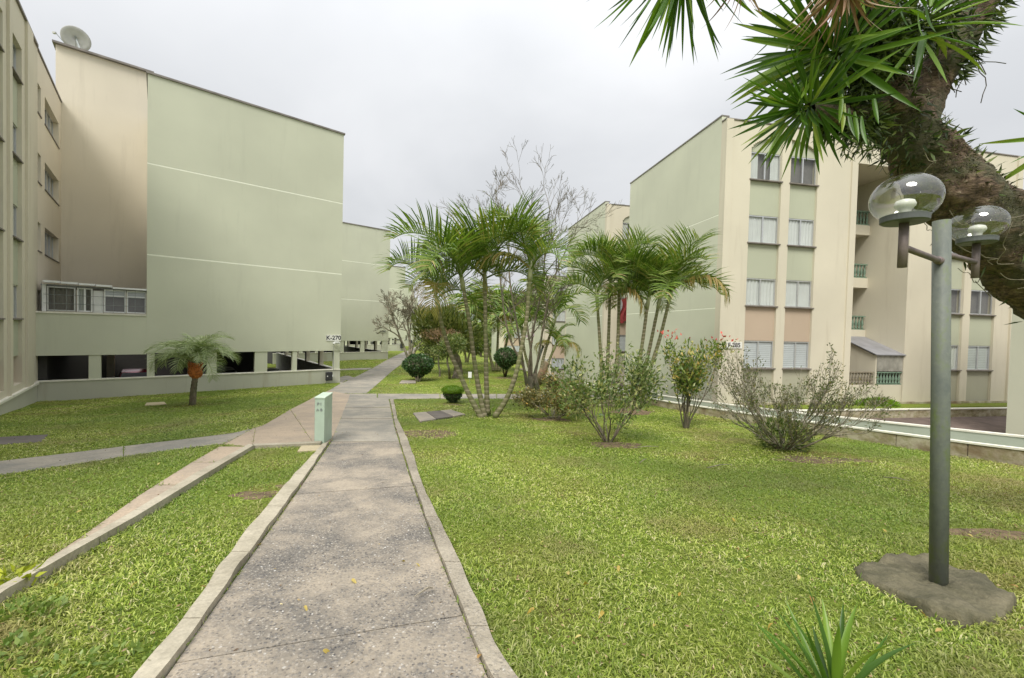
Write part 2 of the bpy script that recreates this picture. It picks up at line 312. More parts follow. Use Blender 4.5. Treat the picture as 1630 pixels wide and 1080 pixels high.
class MB:
    def __init__(s): s.v = []; s.f = []
    def add(s, vs, fs):
        n = len(s.v); s.v += [tuple(p) for p in vs]; s.f += [tuple(i+n for i in f) for f in fs]
    def box(s, a, b, fr=None):       # a,b = (u0,v0,z0),(u1,v1,z1); fr = (U,V)
        pts = []
        for z in (a[2], b[2]):
            for u, v in ((a[0], a[1]), (b[0], a[1]), (b[0], b[1]), (a[0], b[1])):
                pts.append(Vector((u, v, z)) if fr is None else fr[0]*u+fr[1]*v+Z3*z)
        s.add(pts, [(0, 3, 2, 1), (4, 5, 6, 7), (0, 1, 5, 4), (1, 2, 6, 5), (2, 3, 7, 6), (3, 0, 4, 7)])
    def tube(s, pts, rad, n=6, cap=True):
        pts = [Vector(p) for p in pts]
        if isinstance(rad, (int, float)): rad = [rad]*len(pts)
        base = len(s.v); prev = None
        for i, p in enumerate(pts):
            t = (pts[min(i+1, len(pts)-1)]-pts[max(i-1, 0)])
            t = t.normalized() if t.length > 1e-9 else Vector((0, 0, 1))
            if prev is None:
                a = t.cross(Vector((0, 0, 1)) if abs(t.z) < .9 else Vector((1, 0, 0))).normalized()
            else: a = (prev-t*prev.dot(t)).normalized()
            prev = a; b = t.cross(a)
            for k in range(n):
                th = 2*math.pi*k/n; s.v.append(tuple(p+(a*math.cos(th)+b*math.sin(th))*rad[i]))
        for i in range(len(pts)-1):
            for k in range(n):
                q = base+i*n; k2 = (k+1) % n; s.f.append((q+k, q+k2, q+n+k2, q+n+k))
        if cap:
            s.f.append(tuple(base+k for k in range(n))[::-1]); s.f.append(tuple(base+(len(pts)-1)*n+k for k in range(n)))
    def lathe(s, c, prof, n=16, axis=None):     # prof = [(r, z)]
        base = len(s.v); c = Vector(c)
        for r, z in prof:
            for k in range(n):
                th = 2*math.pi*k/n; s.v.append(tuple(c+Vector((r*math.cos(th), r*math.sin(th), z))))
        for i in range(len(prof)-1):
            for k in range(n):
                q = base+i*n; k2 = (k+1) % n; s.f.append((q+k, q+k2, q+n+k2, q+n+k))
    def mesh(s, name, smooth=False):
        me = bpy.data.meshes.new(name); me.from_pydata(s.v, [], s.f); me.update()
        if smooth: me.polygons.foreach_set('use_smooth', [True]*len(me.polygons))
        return me
    def obj(s, name, mat, parent=None, smooth=False, loc=None):
        me = s.mesh(name, smooth)
        if loc is not None:
            me.transform(Matrix.Translation(-Vector(loc)))
        return link(name, me, parent, mat, loc)
def bevel(o, w=.01, seg=2):
    m = o.modifiers.new('bevel', 'BEVEL'); m.width = w; m.segments = seg; m.limit_method = 'ANGLE'; return o
def np_mesh(name, co, faces, smooth=False):      # co (n,3), faces (m,k) constant k
    me = bpy.data.meshes.new(name); n = len(co); m, k = faces.shape
    me.vertices.add(n); me.vertices.foreach_set('co', np.ascontiguousarray(co, dtype=np.float32).ravel())
    me.loops.add(m*k); me.loops.foreach_set('vertex_index', np.ascontiguousarray(faces, dtype=np.int32).ravel())
    me.polygons.add(m); me.polygons.foreach_set('loop_start', np.arange(0, m*k, k, dtype=np.int32)); me.polygons.foreach_set('loop_total', np.full(m, k, dtype=np.int32))
    if smooth: me.polygons.foreach_set('use_smooth', np.ones(m, dtype=bool))
    me.update(); me.validate(); return me
def norm(a): return a/np.maximum(np.linalg.norm(a, axis=1, keepdims=True), 1e-9)
def leaves(name, pos, dirs, ln, wd, mat, parent=None, loc=None, kind=None, bend=.25, lens_var=.35):
    """many leaves in one mesh: each a bent two-piece blade (6 points, 4 triangles)"""
    n = len(pos); pos = np.asarray(pos, float); d = norm(np.asarray(dirs, float))
    s = norm(np.cross(d, RNG.normal(size=(n, 3)))); nn = norm(np.cross(d, s))
    L = (np.asarray(ln)*(1+lens_var*RNG.uniform(-1, 1, n)))[:, None]; W = (np.asarray(wd)*(1+.25*RNG.uniform(-1, 1, n)))[:, None]
    b = RNG.uniform(.2, 1, n)[:, None]*bend
    p0 = pos; p1 = pos+d*L*.4+s*W*.5+nn*L*b*.25; p2 = pos+d*L*.4-s*W*.5+nn*L*b*.25; p3 = pos+d*L*.45+nn*L*b*.1; p4 = pos+d*L-nn*L*b*.35
    co = np.stack([p0, p1, p3, p2, p4], 1).reshape(-1, 3)
    if loc is not None: co = co-np.array(loc)
    f = np.array([[0, 1, 2], [0, 2, 3], [1, 4, 2], [2, 4, 3]]); F = (f[None]+5*np.arange(n)[:, None, None]).reshape(-1, 3)
    o = link(name, np_mesh(name, co, F), parent, mat, loc)
    if kind: o['kind'] = kind
    return o
def blob(c, r, n, shell=.55):                       # random points in an ellipsoid, mostly near its surface
    d = norm(RNG.normal(size=(n, 3))); q = RNG.uniform(shell**3, 1, n)**(1/3)
    return np.array(c)+d*q[:, None]*np.array(r), d

# ------------------------------------------------------------------ ground
def sheet(name, xs, ys, fz, mat, kind='structure'):
    X, Y = np.meshgrid(xs, ys); Z = fz(X, Y); co = np.stack([X, Y, Z], -1).reshape(-1, 3); nx, ny = len(xs), len(ys)
    i = np.arange((ny-1)*(nx-1)); q = (i//(nx-1))*nx+i % (nx-1)
    o = link(name, np_mesh(name, co, np.stack([q, q+1, q+nx+1, q+nx], 1), True), None, mat)
    return setp(o, kind=kind)
def grow(a, b, s, k):
    r = [b]; 
    while r[-1] < a: r.append(r[-1]+s); s *= k
    return r
xs = [-x for x in grow(2500, 24, .5, 1.12)][::-1]+list(np.arange(-23.75, 16, .25))+grow(2500, 16, .5, 1.12)
ys = [-x for x in grow(60, 4, .5, 1.2)][::-1]+list(np.arange(-3.75, 32, .25))+grow(3500, 32, .5, 1.07)
sheet('ground', np.array(xs), np.array(ys), lambda X, Y: GS(X, Y)+.012*np.sin(X*2.1+1)*np.sin(Y*1.7), m_ground)

PATHS = []           # ground-plan polygons where no grass grows
def poly_area(pts): PATHS.append(np.array([(p[0], p[1]) for p in pts]))
def inside(X, Y, poly):
    r = np.zeros(len(X), bool); j = len(poly)-1
    for i in range(len(poly)):
        xi, yi = poly[i]; xj, yj = poly[j]
        c = ((yi > Y) != (yj > Y)); r ^= c & (X < (xj-xi)*(Y-yi)/(yj-yi+1e-12)+xi); j = i
    return r
def strip(name, left, rightl, n, dz, thick, mat, parent=None, kind=None, m=4, wob=0.0, area=True):
    """a paved strip between two edge lines given as survey spots; it follows the ground"""
    Lp = [at(*p) for p in left]; Rp = [at(*p) for p in rightl]
    if area: poly_area(Lp+Rp[::-1])
    def res(pl, k):
        d = [0]
        for a, b in zip(pl, pl[1:]): d.append(d[-1]+(b-a).length)
        out = []
        for t in np.linspace(0, d[-1], k):
            i = min(max(np.searchsorted(d, t)-1, 0), len(pl)-2); w = (t-d[i])/max(d[i+1]-d[i], 1e-6); out.append(pl[i].lerp(pl[i+1], w))
        return out
    a, b = res(Lp, n), res(Rp, n); mb = MB(); top = []
    for i in range(n):
        for j in range(m+1):
            p = a[i].lerp(b[i], j/m)
            w = wob*(noise.noise(Vector((p.x*3, p.y*3, 5)))) if wob else 0
            if wob and j in (0, m):
                s = (b[i]-a[i]).normalized(); p = p+s*w*.8
            top.append((p.x, p.y, float(G(p.x, p.y))+dz+w*.5))
    vs = top+[(x, y, z-thick) for x, y, z in top]; k = m+1; N = len(top); fs = []
    for i in range(n-1):
        for j in range(m): q = i*k+j; fs.append((q, q+1, q+k+1, q+k))
        q = i*k; fs.append((q, q+k, q+k+N, q+N)); q = i*k+m; fs.append((q, q+N, q+k+N, q+k))
    for q0 in (0, (n-1)*k):
        for j in range(m): q = q0+j; fs.append((q, q+N, q+1+N, q+1) if q0 else (q, q+1, q+1+N, q+N))
    mb.add(vs, fs); o = mb.obj(name, mat, parent)
    if kind: o['kind'] = kind
    return o
def lerp2(a, b, t): return (a[0]+(b[0]-a[0])*t, a[1]+(b[1]-a[1])*t)
def along(line, y):
    for a, b in zip(line, line[1:]):
        if min(a[1], b[1]) <= y <= max(a[1], b[1]): return lerp2(a, b, (y-a[1])/(b[1]-a[1]))
    return line[-1]
# near path, its slabs parted at the joints seen in the photo
ml = [(205, 1165), (268, 1080), (381, 917), (473, 787), (527, 706), (557, 629)]
mr = [(815, 1165), (773, 1080), (721, 947), (681, 843), (651, 758), (639, 718), (628, 682), (619, 636)]
nearpath = thing('path', None, None, at(520, 900)); nearpath['kind'] = 'structure'; LOC[nearpath.name] = Vector(at(520, 900)); nearpath['label'] = 'main garden path of exposed aggregate and grey concrete slabs'
def cut(line, y0, y1):
    pts = [along(line, y0)]+[p for p in line if y1 < p[1] < y0]+[along(line, y1)]
    return pts
js = [(1165, 1165), (1062, 985), (790, 776), (705, 705), (668, 668), (651, 649.5), (629, 636)]
for i, (a, b) in enumerate(zip(js, js[1:])):
    gap = 3.5 if i == 0 else .5
    l = cut(ml, a[0]-(gap if i else 0), b[0]+gap*.3); r = cut(mr, a[1]-(gap if i else 0), b[1]+gap*.3)
    o = strip('slab', l, r, 20, .02, .12, m_path if i < 3 else m_path2, nearpath, m=10, area=False)
poly_area([at(*p) for p in ml]+[at(*p) for p in mr[::-1]])
strip('path', [(540, 629), (540, 629.4)], [(619, 637), (619, 636)], 2, .002, .1, m_cover2, nearpath, area=False)
# dark joints' bed under the slabs
strip('joint_bed', ml, mr, 20, .006, .05, m_cover2, nearpath, area=False)
def path(label, segs, mat, dz=.02, n=10, m=4):
    t = thing('path', label, None, (0, 0, 0)); t['kind'] = 'structure'
    for s in segs: strip('slab', s[0], s[1], n, dz, .1, mat, t, m=m)
    return t
path('cross path leading right between the two lawns', [([(546, 637), (546, 627.4)][::-1]+[(546, 627.4)][:0], [(600, 636.5), (600, 627.6)][::-1]),
     ([(601.5, 627.6), (601.5, 636.5)], [(700, 627.9), (700, 635.3)]), ([(701, 627.9), (701, 635.3)], [(790, 628), (790, 635.5)]), ([(791, 628), (791, 635.5)], [(900, 628.5), (900, 636.5)]), ([(901, 628.5), (901, 636.5)], [(1005, 630), (1005, 638)])], m_path2, .016, 3, 8)
far_l = [(524, 622), (541, 612), (575, 596), (593, 586.7), (616.7, 573), (642, 561), (652, 557.4), (661, 553), (668, 549), (674, 545)]
far_r = [(583, 627.2), (602, 611), (624.4, 591), (642, 577.8), (655, 566), (661, 560.5), (667, 555), (672, 550), (676, 545.6)]
fl, fr_ = [], []
for a, b in [(627, 611), (611, 598), (597.8, 588), (587.8, 580), (579.8, 573), (572.8, 566.5), (566.3, 561), (560.8, 556), (555.9, 550)]:
    fl.append(cut([(512, 628)]+far_l, a, b)); fr_.append(cut(far_r, a, b))
path('long grey path running away past the green blocks', list(zip(fl, fr_)), m_path2, .016, 8)
path('pinkish concrete junction around the mint pedestal', [
    ([(407, 682), (416.7, 680), (462, 653)], [(402, 712.6), (450, 711), (500, 709.2)]),
    ([(462.6, 652.8), (500, 633)], [(500.6, 709), (527, 704)]),
    ([(500.5, 632.8), (524, 622.6)], [(527.4, 703), (557, 629)]),
    ([(357, 708.6), (404, 683.2)], [(401.3, 713), (406.3, 682.6)])], m_path3, .018, 8)
diag_l = [(-60, 985), (0, 943), (40.7, 917), (129.6, 857.8), (222, 791), (303.7, 739), (357, 708), (405, 683)]
diag_r = [(-40, 985), (0, 955), (45, 930), (105, 893), (207, 832), (311, 765), (398, 713), (402, 712)]
ds = []
for a, b in [(985, 860), (859, 775), (774, 738), (737.6, 712.6)]: ds.append((cut(diag_l, a, b), cut(diag_r, a, b)))
path('narrow pinkish path slanting down to the left', ds, m_path3, .016, 16)
path('pale path crossing the left lawn towards the cream block', [
    ([(-80, 744), (0, 735.6), (100, 724), (196, 712)], [(-80, 769), (0, 757.8), (100, 743.5), (196, 728.6)]),
    ([(197.5, 711.8), (300, 699.5), (370, 691), (404, 683)], [(197.5, 728.3), (270, 718), (355.6, 707.8), (358, 707)])], m_path2, .014, 10)
path('small light path crossing the lawn beyond the signed block', [([(500, 589), (545, 588), (592, 586)], [(500, 591), (545, 590), (588, 589)])], m_path2, .02, 5)
path('concrete apron at the corner of the signed block', [([(541, 601), (552, 598), (566, 602)], [(541, 612), (549, 607), (560, 604)])], m_path2, .012, 5)
path('thin light path crossing the far lawn', [([(672, 563.3), (690, 563.3), (706, 563.6)], [(670, 565.3), (690, 565.2), (706, 565.6)])], m_path2, .02, 4)
# kerbs, stone by stone
def kerb(label, inner, outer, cuts, dz, mat, wob=.012):
    t = thing('kerb', label, None, (0, 0, 0)); t['kind'] = 'structure'
    for a, b in zip(cuts, cuts[1:]):
        g = (a-b)*.006
        strip('kerb_stone', cut(inner, a-g, b+g), cut(outer, a-g, b+g), 10, dz, .2, mat, t, m=2, wob=wob)
kerb('rough concrete kerb along the right side of the main path',
     [(819, 1165), (776, 1080), (723, 947), (683, 843), (653, 758), (641, 718), (629.5, 682), (620.5, 636)],
     [(868, 1165), (806, 1070), (788, 1035), (725, 887), (677, 791), (650, 706), (632.6, 670), (626, 636)], [1160, 1010, 905, 830, 775, 735, 705, 682, 664, 650, 637], .05, m_kerbr, .018)
kerb('smooth concrete kerb along the left side of the main path',
     [(200, 1165), (264, 1080), (378, 917), (470, 787), (524, 707)],
     [(162, 1165), (228, 1080), (310, 973), (381, 869), (470, 760), (514, 711)], [1160, 1000, 890, 815, 762, 728, 708], .06, m_kerb, .02)
kerb('pale kerb beside the slanting left path',
     [(-40, 983), (0, 953), (45, 928), (105, 891), (207, 830), (311, 763), (398, 713)],
     [(-30, 990), (8, 960), (50, 935), (112, 897), (216, 836), (318, 770), (404, 716)], [980, 925, 870, 825, 790, 760, 735, 714], .08, m_kerb)
t = thing('kerb', 'short cross kerb between the slanting path and the pedestal', None, (0, 0, 0)); t['kind'] = 'structure'
strip('kerb_stone', [(403, 713), (455, 711)], [(405, 716), (455, 713.8)], 5, .07, .15, m_kerb, t, m=2)
strip('kerb_stone', [(456, 711), (512, 708)], [(456, 713.8), (510, 711)], 5, .07, .15, m_kerb, t, m=2)

# bare soil patches (ellipses on the ground): centre spot, half sizes in metres, strength
BARE = [((880, 668), 1.0, .55, .9), ((985, 708), .8, .4, .9), ((680, 690), 1.2, .7, .8), ((775, 672), .8, .45, .6), ((410, 790), .42, .3, .95), ((1300, 732), 1.3, .5, .75), ((1120, 682), .9, .4, .6), ((640, 720), .35, 1.6, .5), ((720, 690), 1.5, .8, .5), ((1450, 790), 1.6, .35, .45), ((1560, 780), .9, .3, .5), ((850, 720), 1.3, .7, .4), ((60, 640), 2.2, .5, .5), ((200, 760), .8, .4, .4), ((1050, 860), .5, .35, .35), ((900, 1000), .35, .25, .35), ((1330, 800), 1.1, .3, .45), ((1585, 850), .7, .18, .9), ((1010, 655), 1.1, .7, .9),
        ((720, 645), .6, .3, .7), ((308, 646), .7, .5, .5), ((803, 602), 1.3, .7, .8), ((665, 611), .9, .5, .6), ((1440, 975), .5, .18, .6), ((900, 760), 1.2, .4, .35), ((700, 760), .5, 1.2, .45), ((1200, 755), 1.2, .5, .35), ((470, 775), .35, .25, .7)]
BW = [(at(*p), a*1.3, b*1.3, s) for p, a, b, s in BARE]
def bare_at(X, Y):
    k = np.zeros(len(X))
    for c, a, b, s in BW: k = np.maximum(k, s*np.clip(1.6-1.2*np.sqrt(((X-c.x)/a)**2+((Y-c.y)/b)**2), 0, 1))
    return k
for i, (c, a, b, s) in enumerate(BW):
    if s < .7: continue
    mb = MB(); n = 26; vs = [(c.x, c.y, float(G(c.x, c.y))+.016)]
    for r in (.5, 1):
        for k in range(n):
            th = 2*math.pi*k/n; q = r*(.72+.45*noise.noise(Vector((math.cos(th)*1.7, math.sin(th)*1.7, i*3.1)))); x, y = c.x+a*q*math.cos(th), c.y+b*q*math.sin(th)
            vs.append((x, y, float(G(x, y))+(.018 if r < 1 else -.02)))
    fs = [(0, 1+k, 1+(k+1) % n) for k in range(n)]+[(1+k, 1+n+k, 1+n+(k+1) % n, 1+(k+1) % n) for k in range(n)]
    mb.add(vs, fs); o = mb.obj('soil', m_soil, None, True); o['kind'] = 'structure'

# ------------------------------------------------------------------ grass: short broad blades, denser and finer near the camera
def grass():
    tot = []
    for i, (y0, y1, dens, ln, wd) in enumerate([(1.1, 2.6, 11000, .04, .006), (2.6, 4.2, 7500, .042, .0068), (4.2, 7, 4600, .046, .009), (7, 12, 1900, .055, .014), (12, 20, 650, .07, .026), (20, 34, 110, .09, .05), (34, 60, 22, .12, .09)]):
        x0, x1 = -1.45*y1-1.5, 1.42*y1+1.5; area = (x1-x0)*(y1-y0); n = int(area*dens)
        X = RNG.uniform(x0, x1, n); Y = RNG.uniform(y0, y1, n)
        k = np.abs(X) < 1.32*Y+1.6; X, Y = X[k], Y[k]
        k = X < wall_x(Y)-.05
        for p in PATHS: k &= ~inside(X, Y, p)
        # the blocks on the left
        u = X*U1.x+Y*U1.y; v = X*V1.x+Y*V1.y; k &= ~((u < -3.6) | ((v > 24.7) & (u < 8.05)))
        k &= RNG.random(len(X)) > bare_at(X, Y)*.80
        X, Y = X[k], Y[k]
        # clumpiness
        c = np.array([noise.noise(Vector((x*1.3, y*1.3, 0)))+.6*noise.noise(Vector((x*5, y*5, 3))) for x, y in zip(X[::1], Y[::1])]) if len(X) < 1.6e5 else np.zeros(len(X))
        k = RNG.random(len(X)) < .8+.6*c; X, Y, c = X[k], Y[k], c[k]
        n = len(X); th = RNG.uniform(0, 2*np.pi, n)+0; el = (RNG.beta(2, 2.6, n)*1.35+.08)*(1, .95, .85, .7, .5, .4, .4)[i]
        L = ln*RNG.uniform(.55, 1.25, n)*(1+.35*c); W = wd*RNG.uniform(.6, 1.2, n)
        d = np.stack([np.cos(th)*np.cos(el), np.sin(th)*np.cos(el), np.sin(el)], 1); s = np.stack([-np.sin(th), np.cos(th), RNG.uniform(-.4, .4, n)], 1)
        p0 = np.stack([X, Y, G(X, Y)+.004+.02*RNG.random(n)*(RNG.random(n) < .4)], 1)
        mid = p0+d*(L*.55)[:, None]; d2 = d.copy(); d2[:, 2] -= RNG.uniform(.3, 1.1, n); d2 = norm(d2); tip = mid+d2*(L*.5)[:, None]
        w = (s*W[:, None])*.5
        co = np.stack([p0-w*.6, p0+w*.6, mid+w, mid-w, tip], 1).reshape(-1, 3)
        f = np.array([[0, 1, 2], [0, 2, 3], [3, 2, 4]]); F = (f[None]+5*np.arange(n)[:, None, None]).reshape(-1, 3)
        o = link('grass', np_mesh('grass', co, F), None, m_grass); setp(o, ['short green lawn grass closest to the camera', 'short green lawn grass beside the lamp slab', 'lawn grass in the middle of the lawns', 'lawn grass around the bushes', 'lawn grass below the blocks', 'lawn grass beyond the cross path', 'far lawn grass beside the long path'][i], 'grass', kind='stuff')
        tot.append(n)
    print('grass blades', tot)

# ------------------------------------------------------------------ windows (shared meshes)
WCACHE = {}
def win_mesh(key, fn):
    if key not in WCACHE: WCACHE[key] = fn()
    return WCACHE[key]
def window(parent, org, U, V, w, h, kind='curtain', white=False, sill=None, arch=False, panes=2):
    """org = lower left corner on the glass plane, U along the wall, V into the building"""
    rng = random.Random(int(org.x*97+org.z*31+org.y*13))
    M = Matrix(((U.x, V.x, 0, org.x), (U.y, V.y, 0, org.y), (U.z, V.z, 1, org.z), (0, 0, 0, 1)))
    PL = LOC[parent.name]
    def put(name, me, par, off=Vector((0, 0, 0)), world=True):
        o = bpy.data.objects.new(name, me); C.objects.link(o); o.parent = par
        if par is parent: o.matrix_local = Matrix.Translation(-PL) @ M
        return o
    def frame():
        mb = MB(); t = .045
        for a, b in (((0, 0, 0), (w, .05, t)), ((0, 0, h-t), (w, .05, h)), ((0, 0, t), (t, .05, h-t)), ((w-t, 0, t), (w, .05, h-t))): mb.box(a, b)
        for k in range(1, panes):
            x = w*k/panes; mb.box((x-.03, -.012, t), (x+.03, .055, h-t))
        if kind == 'fan':
            mb.box((t, .003, h*.7), (w-t, .045, h*.7+.05))
        me = mb.mesh('window_frame'); me.materials.append(m_whitefr if white else m_alu); return me
    f = put('window', win_mesh(('f', w, h, white, kind == 'fan', panes), frame), parent)
    def pane():
        mb = MB(); mb.add([(.04, .022, .04), (w-.04, .022, .04), (w-.04, .022, h-.04), (.04, .022, h-.04)], [(0, 1, 2, 3)]); me = mb.mesh('pane'); me.materials.append(m_glass); return me
    put('pane', win_mesh(('p', w, h), pane), f)
    def room():
        mb = MB(); mb.box((.0, .17, 0), (w, .19, h)); me = mb.mesh('room_shade_panel'); me.materials.append(m_room); return me  # flat panel, its dark colour stands in for the room's shade
    put('room_shade_panel', win_mesh(('r', w, h), room), f)
    if kind in ('curtain', 'half', 'part', 'net'):
        seed = rng.randrange(4)
        def cur():
            rr = random.Random(seed); mb = MB(); n = 60
            spans = {'curtain': [(0, .49), (.51, 1)], 'half': [(0, .47)], 'part': [(0, .3), (.72, 1)], 'net': [(0, 1)]}[kind]
            for a, b in spans:
                vs = []
                for i in range(n+1):
                    x = (a+(b-a)*i/n)*w; ph = i*.95+rr.random()*.5; d = .065+.022*math.sin(ph)+.01*math.sin(ph*2.3+seed)
                    vs += [(x, d, .03), (x, d*.9+.01, h-.03)]
                mb.add(vs, [(2*i, 2*i+2, 2*i+3, 2*i+1) for i in range(n)])
            me = mb.mesh('curtain', True); me.materials.append(m_curtain); return me
        put('curtain', win_mesh(('c', w, h, kind, seed), cur), f)
    if kind in ('blind', 'fan'):
        def bl():
            mb = MB(); z = .04 if kind == 'blind' else h*.72
            while z < h-.08:
                mb.add([(.05, .045, z), (w-.05, .045, z), (w-.05, .06, z+.078), (.05, .06, z+.078)], [(0, 1, 2, 3)]); z += .085
            me = mb.mesh('blind'); me.materials.append(m_blind); return me
        put('blind', win_mesh(('b', w, h, kind), bl), f)
    if sill:
        def si():
            mb = MB(); mb.box((-.06, -sill, -.05), (w+.06, .05, -.002)); me = mb.mesh('sill'); me.materials.append(m_sill if not white else m_sillw); return me
        put('sill', win_mesh(('s', w, sill, white), si), f)
    return f
def text(body, size, org, U, parent, mat, name='lettering', ext=.004, off=.006, sx=1.0):
    c = bpy.data.curves.new(name, 'FONT'); c.body = body; c.size = size; c.extrude = ext; c.offset = off; c.align_x = 'CENTER'; c.align_y = 'CENTER'
    tmp = bpy.data.objects.new('tmp', c); C.objects.link(tmp); bpy.context.view_layer.update()
    me = bpy.data.meshes.new_from_object(tmp.evaluated_get(bpy.context.evaluated_depsgraph_get())); bpy.data.objects.remove(tmp); me.materials.clear(); me.materials.append(mat)
    o = bpy.data.objects.new(name, me); C.objects.link(o); o.parent = parent; o['kind'] = 'stuff'
    W = U.cross(Z3).normalized()       # towards the viewer
    M = Matrix(((U.x*sx, 0, W.x, org.x), (U.y*sx, 0, W.y, org.y), (U.z, 1, W.z, org.z), (0, 0, 0, 1)))
    o.matrix_local = Matrix.Translation(-LOC[parent.name]) @ M; return o

F1 = (U1, V1); F2 = (U2, V2)
def W1(u, v, z): return U1*u+V1*v+Z3*z
def W2(u, v, z): return U2*u+V2*v+Z3*z
# ------------------------------------------------------------------ the green gable blocks on the left
def gable_block(u1, v0, zt, zs, zp, zb, label, u0=None, depth=17, first=False):
    """u1 = right edge, v0 = facade plane; z: top, soffit, plinth top, plinth foot"""
    if u0 is None: u0 = u1-8.4
    t = thing('apartment_block', label, 'building', W1(u1, v0, zb), 'green gable blocks along the long path')
    L = .25
    mb = MB(); j = [zs+(zt-zs)*.355, zs+(zt-zs)*.68]
    zz = [zs, j[0], j[1], zt-.06]
    for a, b in zip(zz, zz[1:]):
        mb = MB(); mb.box((u0, v0, a+(.03 if a != zs else 0)), (u1, v0+L, b-(.03 if b != zz[-1] else 0)), F1); mb.obj('gable_wall', m_green, t)
    for z in j:
        mb = MB(); mb.box((u0+.003, v0+.004, z-.03), (u1-.003, v0+L, z+.03), F1); mb.obj('joint_line', m_line, t)
    mb = MB(); mb.box((u1-L, v0+L, zs), (u1, v0+depth, zt-.06), F1); mb.box((u0, v0+L, zs), (u0+L, v0+depth, zt-.06), F1); mb.box((u0+L, v0+depth-L, zs), (u1-L, v0+depth, zt-.06), F1); mb.obj('side_wall', m_cream, t)
    mb = MB(); mb.box((u0-.05, v0-.06, zt-.058), (u1+.06, v0+depth+.05, zt+.03), F1); mb.obj('roof_cap', m_cap, t)
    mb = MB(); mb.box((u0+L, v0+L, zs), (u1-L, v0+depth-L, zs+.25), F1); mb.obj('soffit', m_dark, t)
    return t
def plinth(t, u0, u1, v0, depth, zs, zp, zb, pil, side=True, pitch=3.1):
    mb = MB(); mb.box((u0, v0+.02, zb-.6), (u1, v0+.24, zp-.05), F1); mb.obj('plinth', m_plinth, t)
    mb = MB(); mb.box((u0-.01, v0-.012, zp-.05), (u1+.012, v0+.27, zp), F1); mb.obj('plinth_coping', m_white, t)
    for a, b in pil:
        mb = MB(); mb.box((a, v0+.03, zp), (b, v0+.33, zs), F1); mb.obj('pillar', m_green, t)
    if side:
        mb = MB(); mb.box((u1-.24, v0+.27, zb-.8), (u1-.02, v0+depth, zp-.05), F1); mb.obj('side_plinth', m_plinth, t)
        mb = MB(); mb.box((u1-.27, v0+.28, zp-.05), (u1+.01, v0+depth, zp), F1); mb.obj('side_coping', m_white, t)
        v = v0+pitch
        while v < v0+depth-.5:
            mb = MB(); mb.box((u1-.26, v, zp), (u1-.03, v+.4, zs), F1); mb.obj('pillar', m_cream, t); v += pitch
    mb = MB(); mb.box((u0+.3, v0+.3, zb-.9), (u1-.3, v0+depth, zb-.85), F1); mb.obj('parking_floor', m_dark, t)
    # row of inner pillars and a back wall coloured near-black for shade
    k = 0
    for uu in np.arange(u0+1.6, u1-1.5, 3.4):
        mb = MB(); mb.box((uu, v0+6, zb-.85), (uu+.3, v0+6.4, zs), F1); mb.obj('inner_pillar', m_cream_st, t)
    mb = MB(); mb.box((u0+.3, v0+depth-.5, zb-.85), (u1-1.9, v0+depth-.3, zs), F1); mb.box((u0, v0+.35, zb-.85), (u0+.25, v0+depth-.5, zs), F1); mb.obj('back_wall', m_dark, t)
ZK = 12.52
K = gable_block(8.02, 24.74, ZK, .14, -.92, -1.7, 'nearest green gable block, signed K-270, with open car park below', u0=-.41, depth=16)
plinth(K, -3.7, 8.02, 24.74, 16, .14, -.92, -1.8, [(-2.23, -1.86), (-.39, -.13), (1.79, 2.17), (3.77, 4.33), (5.52, 5.74), (7.67, 7.99)])
# terrace with glazing, cream tower behind it
mb = MB(); mb.box((-3.7, 24.74, .09), (-.412, 24.96, 1.80), F1); mb.obj('terrace_wall', m_green, K)
mb = MB(); mb.box((-3.7, 24.96, .09), (-.412, 30.4, .3), F1); mb.obj('terrace_floor', m_room, K)
mb = MB(); mb.box((-3.7, 24.70, 1.80), (-.415, 25.0, 1.87), F1); mb.obj('terrace_ledge', m_white, K)
mb = MB(); mb.box((-3.9, 30.47, 0), (-.3, 30.8, 15.0), F1); mb.obj('tower_wall', m_cream_st, K)
mb = MB(); mb.box((-4.0, 30.3, 15.003), (-.25, 36, 15.1), F1); mb.obj('tower_roof_cap', m_cap, K)
mb = MB(); mb.box((-3.9, 30.81, 0), (-3.6, 36, 15.0), F1); mb.obj('tower_side_wall', m_cream_st, K)
mb = MB(); mb.box((-.55, 30.81, 12.6), (-.3, 36, 15.0), F1); mb.obj('tower_side_wall', m_cream_st, K)
for (a, b, kd, wh, pn) in ((-3.42, -2.62, 'none', False, 1), (-2.58, -2.12, 'half', True, 2), (-1.78, -1.1, 'fan', True, 1), (-1.07, -.43, 'fan', True, 1)):
    window(K, W1(a, 24.84, 1.9), U1, V1, b-a, .98, kd, wh, None, panes=pn)
mb = MB(); mb.box((-2.10, 24.85, 1.88), (-1.8, 25.0, 2.8), F1); mb.box((-3.55, 24.83, 1.88), (-3.44, 24.98, 2.95), F1); mb.obj('white_post', m_whitefr, K)
mb = MB(); mb.box((-2.05, 24.80, 1.95), (-1.86, 24.85, 2.25), F1); mb.box((-1.97, 24.79, 2.27), (-1.84, 24.86, 2.62), F1); mb.obj('white_box', m_whitefr, K)
mb = MB()
for i in range(10): u = -3.55+i*.345; mb.tube([W1(u, 24.74, 1.9), W1(u, 24.74, 3.0)], .008, 4)
for z in (2.2, 2.55, 2.95): mb.tube([W1(-3.5, 24.74, z), W1(-.42, 24.74, z)], .008, 4)
mb.obj('window_bars', m_grey, K)
for i in range(4):
    mb = MB(); a = -3.5+i*.5; mb.box((a, 24.6, 3.02-i*.015), (a+.47, 24.9, 3.10-i*.015), F1); mb.obj('awning_strip', m_whitefr, K)
mb = MB(); mb.box((-1.5, 24.65, 2.92), (-.42, 25.0, 2.99), F1); mb.obj('awning_strip', m_whitefr, K)
